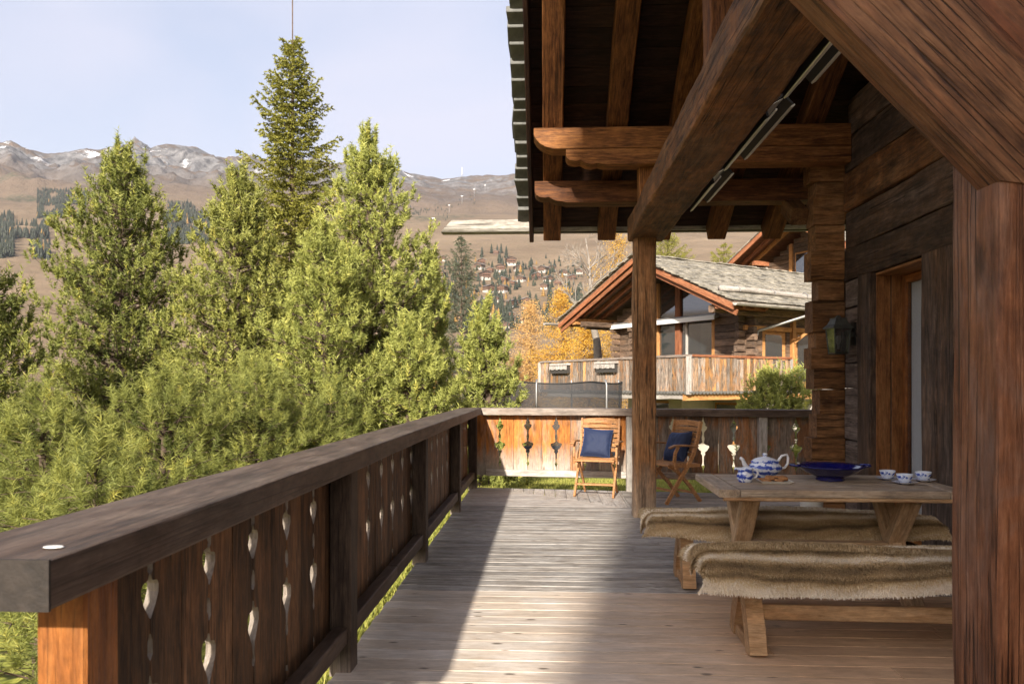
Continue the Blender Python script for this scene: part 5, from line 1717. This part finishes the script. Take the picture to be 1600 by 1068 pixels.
# scalloped metal edge below the boards
sc = MB(); k = 0
y = BY0 - .05
while y < BY1:
    sc.tube([(BX - .06 + .0, y, BZ - .10), (BX + .06, y, BZ - .085)], .05, 8); y += .14
x = BX
while x < .9:
    sc.tube([(x, BY0 - .06, BZ - .10), (x, BY0 + .06, BZ - .085)], .05, 8); x += .14
sc.build('scalloped_edge', MAT['zinc'], ch, NM)
nb('balcony_joist', (BX + .1, BY0 + .1, BZ - .22), (BX + .1, BY1 - .4, BZ - .22), .16, .16, 'n_grey', seg=12, jit=.03)
nb('balcony_joist', (BX, BY0 + .15, BZ - .24), (3.6, BY0 + .15, BZ - .24), .16, .16, 'n_orange', seg=12, jit=.02)
for y0 in (4.6, 2.05):
    fb = nbox('flower_box_shelf', (BX - .20, y0, 2.02), (BX - .045, y0 + 1.05, 2.09), 'n_grey')
    for q in range(8):
        nb('scallop', (BX - .21, y0 + .066 + .131 * q, 2.0), (BX - .21, y0 + .066 + .131 * q, 1.86 + .02 * (q % 2)), .12, .014, 'n_grey', parent=fb, up=(-1, 0, 0))
    nbox('trough', (BX - .17, y0 + .04, 1.74), (BX - .05, y0 + 1.0, 2.01), 'dark_room', fb)
# outside stair on the right
for s in (0, 1):
    nb('stair_string', (.6, -1.0 - .9 * s, -.9), (2.7, -1.0 - .9 * s, 1.2), .06, .26, 'n_grey')
for k in range(11):
    f = k / 10
    nb('tread', (.62 + 2.05 * f, -1.04, -.85 + 2.05 * f), (.62 + 2.05 * f, -1.86, -.85 + 2.05 * f), .26, .04, 'n_grey')
for dz in (.45, .8, 1.1):
    nb('stair_rail', (.6, -1.95, -.9 + dz), (2.7, -1.95, 1.2 + dz), .05, .10, 'n_grey')
for f in (0, .33, .66, 1):
    nb('baluster', (.6 + 2.1 * f, -1.96, -.95 + 2.1 * f), (.6 + 2.1 * f, -1.96, .25 + 2.1 * f), .08, .08, 'n_grey')

# ------------------------------------------------------------------ second chalet behind
c2p = at(1262, 600, 38)
M2 = Matrix.Translation((c2p.x, c2p.y, 0)) @ Matrix.Rotation(R(24) + YAW, 4, 'Z')
c2 = thing('upper_chalet', 'second chalet with red-brown eaves half hidden behind the log corner', 'house', (c2p.x, c2p.y, -2))
RZ2, HW2, T2 = 9.75, 4.6, .50


def n2(name, p0, p1, w, h, mat, parent=c2, **k):
    o = beam(name, p0, p1, w, h, MAT[mat], parent, **k)
    Mw = M2 @ frame(p0, p1, k.get('up', (0, 0, 1))); WM[o.name] = Mw; o.matrix_basis = WM[parent.name].inverted() @ Mw
    return o


# local x along the ridge (away), y across; apex at y = 0, gable faces -x
MB().box((4.2, 0, 3.0), (8, 6.2, 9.6)).build('wall', MAT['n_dark'], c2, M2)
z = 5.0
while z < 9.2:
    hw = min(3.12, (9.35 - z - .24) / T2)
    if hw > .2: n2('log', (.14, -hw, z + .12), (.14, hw, z + .12), .12, .23, 'n_dark', seg=4, jit=.01, bev=.02)
    z += .24
w = MB().box((.07, .4, 7.5), (.06, 1.0, 1.2)).build('window', MAT['n_orange'], c2, M2); MB().box((.02, .4, 7.5), (.02, .8, 1.0)).build('pane', MAT['glass'], w, M2)
n2('post', (.04, 1.15, 6.0), (.04, 1.15, 8.6), .2, .14, 'n_orange', up=(-1, 0, 0))
n2('post', (.04, 3.0, 6.0), (.04, 3.0, 7.9), .2, .14, 'n_grey', up=(-1, 0, 0))
r2 = ob('roof', None, c2, M2)
for sgn in (1, -1):
    ye, ze = sgn * HW2, RZ2 - T2 * HW2
    V = [(x, y_, z_ + dz) for x in (-1.9, 9.0) for (y_, z_) in ((0, RZ2), (ye, ze)) for dz in (-.1, .0)]
    ob('roof_deck', mk('roof_deck', V, [(0, 1, 3, 2), (4, 6, 7, 5), (0, 4, 5, 1), (2, 3, 7, 6), (1, 5, 7, 3), (0, 2, 6, 4)], MAT['n_red']), r2, M2)
    sv = MB(); sl_ = Vector((0, -sgn, T2)).normalized(); un = Vector((0, sgn * T2, 1)).normalized(); s = 0
    while s < HW2 * 1.12:
        x = -1.95
        while x < 9:
            wd = rng.uniform(.3, .6); b_ = Vector((x, ye, ze)) + sl_ * s + un * .03; t1 = sl_ * .995 - un * .1; X = Vector((1, 0, 0))
            P = [b_, b_ + X * wd * .97, b_ + X * wd * .97 + t1 * .36, b_ + t1 * .36]
            sv.add(P + [q + un * .04 for q in P], [(3, 2, 1, 0), (4, 5, 6, 7), (0, 1, 5, 4), (1, 2, 6, 5), (2, 3, 7, 6), (3, 0, 4, 7)]); x += wd
        s += .25
    tag(sv.build('stone_slabs', MAT['slate_moss'], r2, M2), kind='stuff')
    for off, dz in ((-1.9, -.22), (-1.2, -.24), (-.6, -.24)):
        n2('barge_board' if off == -1.9 else 'rafter', (off, ye, ze + dz), (off, sgn * .05, RZ2 + dz), .12, .2, 'n_red' if off < -.7 else 'n_orange')
for y in (2.9, 0, -2.9):
    n2('purlin', (-.9, y, RZ2 - T2 * abs(y) - .48), (.2, y, RZ2 - T2 * abs(y) - .48),   .22, .24, 'n_red')

# ------------------------------------------------------------------ trampoline with safety net
def net_mat():
    m, nt, p, N, L = new_mat('mesh_net')
    p.inputs['Base Color'].default_value = (.035, .035, .038, 1); p.inputs['Roughness'].default_value = .7
    tr = N.new('ShaderNodeBsdfTransparent'); ms = N.new('ShaderNodeMixShader'); ms.inputs[0].default_value = .38
    L.new(p.outputs[0], ms.inputs[1]); L.new(tr.outputs[0], ms.inputs[2]); L.new(ms.outputs[0], N['Material Output'].inputs['Surface'])
    return m


tc_ = at(868, 600, 18.5)
tzb = tz(tc_.x, tc_.y)
tr_ = thing('trampoline', 'garden trampoline with dark safety net behind the far railing', 'trampoline', (tc_.x, tc_.y, tzb))
TRM = WM[tr_.name]
RT = 1.62; top_z = 1.44 - tzb
MB().lathe([(RT - .35, .55), (RT - .35, .575), (RT - .02, .58), (RT, .555), (RT - .02, .54), (RT - .35, .55)], 40).build('frame_pad', plain('pad', (.05, .06, .075), .6), tr_, TRM)
MB().lathe([(0, .56), (RT - .36, .56)], 40).build('jump_mat', MAT['heater_black'], tr_, TRM)
V = []; n = 64
for k in range(n):
    a_ = 2 * math.pi * k / n; rr_ = RT * (1 + .0 * math.sin(k)); sag = .05 * abs(math.sin(a_ * 3))
    for z, f in ((.58, 1), (1.2, .985), (top_z - sag, 1.0)): V.append((rr_ * f * math.cos(a_), rr_ * f * math.sin(a_), z))
F = [(3 * k + j, 3 * ((k + 1) % n) + j, 3 * ((k + 1) % n) + j + 1, 3 * k + j + 1) for k in range(n) for j in range(2)]
ob('net', mk('net', V, F, net_mat(), True), tr_, TRM)
for k in range(6):
    a_ = 2 * math.pi * k / 6 + .25
    MB().tube([((RT + .03) * math.cos(a_), (RT + .03) * math.sin(a_), 0), ((RT + .03) * math.cos(a_), (RT + .03) * math.sin(a_), top_z - .1), ((RT - .01) * math.cos(a_), (RT - .01) * math.sin(a_), top_z + .03)], .022, 8).build('pole', MAT['zinc'], tr_, TRM, True)
ring = [((RT) * math.cos(2 * math.pi * k / 48), RT * math.sin(2 * math.pi * k / 48), top_z - .02 - .05 * abs(math.sin(2 * math.pi * k / 48 * 3))) for k in range(49)]
MB().tube(ring, .014, 6).build('top_cord', MAT['heater_black'], tr_, TRM)

# ------------------------------------------------------------------ village on the slope
def hit(px, py):
    d = 260.0
    v = ray(px, py)
    while d < 3500:
        p = Vector((0, 0, EYE)) + v * d
        if tz(p.x, p.y) >= p.z: return p, d
        d += 6
    return None, None


VM = {k: plain('v_' + k, c_, .9, noise_amt=.2, noise_scale=.6) for k, c_ in dict(wall=(.46, .42, .37), timber=(.12, .075, .052), timber2=(.20, .105, .065), roof=(.21, .195, .18), roof2=(.15, .125, .115), roof3=(.30, .285, .27)).items()}
VM['win'] = plain('v_win', (.04, .045, .05), .2)


def village_parts(kind):
    """meshes of a small chalet: local gable faces -Y, 9 m wide"""
    w, d, h1, h2 = [(9, 10, 2.2, 3.6), (11, 11, 2.4, 5.4), (8, 9, 2.0, 3.2)][kind]
    T = .38
    hh = h1 + h2
    out = [('base_wall', MB().box((0, 0, h1 / 2 - 2), (w, d, h1 + 4)).mesh('base_wall', VM['timber' if kind == 2 else 'wall']))]
    m = MB()
    V = [(sx * (w / 2 + .1), sy * (d / 2 + .1), z) for sy in (-1, 1) for sx, z in ((-1, h1), (1, h1), (1, hh), (-1, hh))]
    V += [(0, -d / 2 - .1, hh + T * w / 2), (0, d / 2 + .1, hh + T * w / 2)]
    m.add(V, [(0, 1, 2, 8, 3), (5, 4, 7, 9, 6), (0, 3, 7, 4), (1, 5, 6, 2), (0, 4, 5, 1)])
    out.append(('timber_wall', m.mesh('timber_wall', VM['timber2' if kind == 2 else 'timber'])))
    m = MB(); o = 1.3
    rz = hh + T * w / 2 + .3
    for s in (-1, 1):
        ex, ez = s * (w / 2 + o), rz - T * (w / 2 + o)
        V = [(x, y, z + dz) for y in (-d / 2 - 1.6, d / 2 + 1.2) for x, z in ((0, rz), (ex, ez)) for dz in (-.32, 0)]
        m.add(V, [(0, 1, 3, 2), (4, 6, 7, 5), (0, 4, 5, 1), (2, 3, 7, 6), (1, 5, 7, 3), (0, 2, 6, 4)])
    out.append(('roof', m.mesh('roof', VM[('roof', 'roof2', 'roof3')[kind]])))
    for k in range(2 if kind == 1 else 1):
        z = h1 + .2 + 2.6 * k
        out.append(('balcony', MB().box((0, -d / 2 - .75, z), (w * .92, 1.2, .2)).box((0, -d / 2 - 1.32, z + .55), (w * .92, .1, 1.0)).mesh('balcony', VM['timber2'])))
        for q in (-1, 0, 1):
            out.append(('window', MB().box((q * w * .29, -d / 2 - .14, z + 1.35), (1.5, .1, 1.5)).mesh('window', VM['win'])))
    for q in (-1, 1):
        out.append(('window', MB().box((q * w * .25, -d / 2 - .04, h1 * .5), (1.5, .1, 1.3)).mesh('window', VM['win'])))
    return out


VP = [village_parts(k) for k in range(3)]
houses = [(691, 408, 0), (683, 418, 2), (664, 431, 0), (690, 434, 1), (676, 446, 2), (667, 455, 0), (752, 413, 2), (750, 421, 0), (766, 425, 2), (782, 425, 1), (798, 415, 1), (809, 424, 0), (832, 424, 2), (850, 426, 0), (862, 424, 0),
          (757, 437, 1), (787, 441, 2), (815, 440, 0), (802, 446, 2), (763, 457, 1), (785, 457, 1), (838, 436, 2), (856, 440, 0), (851, 452, 0), (775, 472, 0), (757, 474, 2), (800, 480, 1), (820, 474, 2), (823, 482, 0),
          (772, 492, 1), (798, 497, 2), (790, 514, 0), (812, 505, 0), (760, 508, 2), (744, 480, 0), (737, 458, 0), (740, 437, 2), (872, 446, 2), (880, 430, 0), (893, 437, 2), (905, 428, 0), (760, 524, 1), (660, 480, 2), (652, 468, 0), (655, 500, 1), (775, 398, 2)]
VG = 'distant chalets of the village on the slope'
VL = ['small white and brown chalet with grey roof in the distant village', 'larger dark timber chalet with brown roof in the distant village', 'small all-timber reddish chalet with pale roof in the distant village']
for px, py, k in houses:
    p, d = hit(px, py)
    if p is None: continue
    z = tz(p.x, p.y)
    rz = -math.atan2(p.x, p.y) + R(rng.uniform(-38, 38))
    t = thing('village_chalet', VL[k], 'house', (p.x, p.y, z), rz, VG + ' (%s)' % ('grey-roofed', 'large dark', 'reddish')[k])
    s_ = rng.uniform(.66, .92) * max(.8, min(1.25, d / 800))
    Mh = WM[t.name] @ Matrix.Scale(s_, 4)
    for n_, me in VP[k]: ob(n_, me, t, Mh)

# ------------------------------------------------------------------ far woods
def cone_tree(P, h, rs, tint, spread=.2):
    """small layered conifers as one triangle soup; P (N,3), h (N,)"""
    out, cv = [], []
    for lay in range(4):
        z0 = .05 + .23 * lay; z1 = min(1.0, z0 + .42); r = spread * (1 - lay * .22)
        ph = rs.uniform(0, 6.28, len(P))
        for k in range(6):
            a0 = ph + 2 * math.pi * k / 6; a1 = ph + 2 * math.pi * (k + 1) / 6
            rr_ = r * rs.uniform(.75, 1.2, len(P))
            A_ = P + np.stack([np.cos(a0) * rr_ * h, np.sin(a0) * rr_ * h, z0 * h], -1)
            B_ = P + np.stack([np.cos(a1) * rr_ * h, np.sin(a1) * rr_ * h, z0 * h], -1)
            C_ = P + np.stack([0 * h, 0 * h, z1 * h], -1)
            out.append(np.stack([A_, B_, C_], 1)); cv.append(np.repeat(tint[:, None], 3, 1))
    return np.stack(out, 1).reshape(-1, 3), np.stack(cv, 1).reshape(-1)


rs = np.random.RandomState(5)
patches = [((-60, 22), (338, 404), 900, 15), ((20, 75), (352, 374), 220, 14), ((40, 78), (383, 407), 130, 14), ((255, 345), (336, 382), 1300, 14), ((58, 135), (298, 342), 1100, 10), ((262, 305), (318, 345), 240, 11),
           ((120, 165), (300, 320), 40, 9), ((640, 700), (322, 345), 60, 8), ((700, 745), (300, 325), 35, 7), ((-200, -60), (320, 420), 400, 16)]
PT, HT, TT = [], [], []
for (xa, xb), (ya, yb), n, hh in patches:
    for k in range(n):
        px = rs.uniform(xa, xb); py = rs.uniform(ya, yb)
        f = (px - xa) / (xb - xa); g_ = (py - ya) / (yb - ya)
        if noise.noise(Vector((px * .035, py * .06, 2))) < -.22: continue
        p, d = hit(px, py)
        if p is None: continue
        PT.append((p.x, p.y, tz(p.x, p.y) - .5)); HT.append(hh * rs.uniform(.7, 1.3)); TT.append(min(.84, max(0, rs.normal(.35, .2))) if rs.rand() > .025 else .95)
V, cv = cone_tree(np.array(PT), np.array(HT), rs, np.array(TT))
tag(ob('far_forest', tri_mesh('far_forest', V, MAT['far_tree'], cv)), 'dark conifer woods scattered over the mountain slopes', 'forest', None, 'stuff')
PT, HT, TT = [], [], []
for k in range(620):
    px = rs.uniform(645, 910); py = rs.uniform(408, 520)
    p, d = hit(px, py)
    if p is None: continue
    PT.append((p.x, p.y, tz(p.x, p.y) - .3)); HT.append(rs.uniform(4, 11)); TT.append(.95 if rs.rand() < .1 else min(.84, max(0, rs.normal(.45, .2))))
V, cv = cone_tree(np.array(PT), np.array(HT), rs, np.array(TT), .26)
tag(ob('village_trees', tri_mesh('village_trees', V, MAT['far_tree'], cv)), 'small green and orange trees between the village houses', 'trees', None, 'stuff')
for k, (px, py, hh) in enumerate(((753, 402, 17), (768, 396, 16), (777, 396, 15), (783, 396, 17), (791, 403, 19), (781, 412, 17), (817, 421, 13), (853, 404, 8), (828, 472, 12), (786, 500, 13))):
    p, d = hit(px, py)
    V, cv = cone_tree(np.array([(p.x, p.y, tz(p.x, p.y) - .3)]), np.array([float(hh)]), rs, np.array([.3]), .2)
    o = thing('far_spruce', ['dark spruce standing alone above the village, leftmost of the hilltop trees', 'dark spruce in the hilltop clump, first from the left', 'dark spruce in the hilltop clump, second from the left', 'dark spruce in the hilltop clump, third from the left',
              'dark spruce in the hilltop clump, the rightmost', 'dark spruce just below the hilltop clump', 'small dark spruce right of the hilltop clump among chalets', 'tiny lone bush-like spruce on the bare slope', 'dark spruce at the right edge of the lower village', 'dark spruce between the lowest chalets'][k], 'tree', (p.x, p.y, tz(p.x, p.y)), 0, 'single spruces at the village')
    ob('crown', tri_mesh('crown', V, MAT['far_tree'], cv), o)
    MB().tube([(p.x, p.y, tz(p.x, p.y) - .5), (p.x, p.y, tz(p.x, p.y) + hh * .4)], .25, 6).build('trunk', MAT['bark'], o)

# lattice mast on the ridge and lift pylons on the slope
v = ray(722, 275); best = None
for d in range(3000, 3700, 20):
    p = v * d
    a_ = (tz(p.x, p.y) - EYE) / d
    if best is None or a_ > best[0]: best = (a_, p.x, p.y, d)
_, mx, my, md = best
mz = tz(mx, my)
mast = thing('radio_mast', 'thin lattice mast standing on the ridge left of the roof edge', 'mast', (mx, my, mz))
Hm = 15 / FPX * md
m = MB()
for sx, sy in ((-1, -1), (1, -1), (1, 1), (-1, 1)): m.tube([(mx + sx * 4, my + sy * 4, mz - 3), (mx + sx * .6, my + sy * .6, mz + Hm)], .55, 5)
m.build('mast_legs', MAT['steel'], mast)
m = MB()
for k in range(6):
    f = k / 6; q = 4 - 3.4 * f
    m.tube([(mx - q, my - q, mz + Hm * f), (mx + q, my - q, mz + Hm * (f + .16))], .35, 4)
m.build('bracing', MAT['steel'], mast)
for px, py, wh in ((677, 352, 'the lowest of the row'), (702, 332, 'second from the bottom of the row'), (722, 318, 'the middle one of the row'), (741, 307, 'second from the top of the row'), (758, 301, 'the highest of the row')):
    p, d = hit(px, py)
    z = tz(p.x, p.y); hh = 11 / FPX * d
    t = thing('lift_pylon', 'small ski lift pylon on the bare brown slope, ' + wh, 'pylon', (p.x, p.y, z), 0, 'ski lift pylons on the slope')
    MB().tube([(p.x, p.y, z - 1), (p.x, p.y, z + hh)], .5, 6).build('pole', MAT['steel'], t)
    MB().box((p.x, p.y, z + hh), (6, 1, .8)).build('crossarm', MAT['steel'], t)

# ------------------------------------------------------------------ mountain air
hz = MB().box((0, 2200, 700), (9000, 6000, 1640)).build('haze', None)
hm = bpy.data.materials.new('mountain_air'); hm.use_nodes = True
hn = hm.node_tree.nodes; hn.remove(hn['Principled BSDF'])
pv = hn.new('ShaderNodeVolumePrincipled')
pv.inputs['Color'].default_value = (.86, .90, .98, 1); pv.inputs['Density'].default_value = 5.5e-5; pv.inputs['Anisotropy'].default_value = .1
hm.node_tree.links.new(pv.outputs[0], hn['Material Output'].inputs['Volume'])
hz.data.materials.append(hm)
tag(hz, 'thin bluish mountain haze over the valley', 'haze', None, 'stuff')
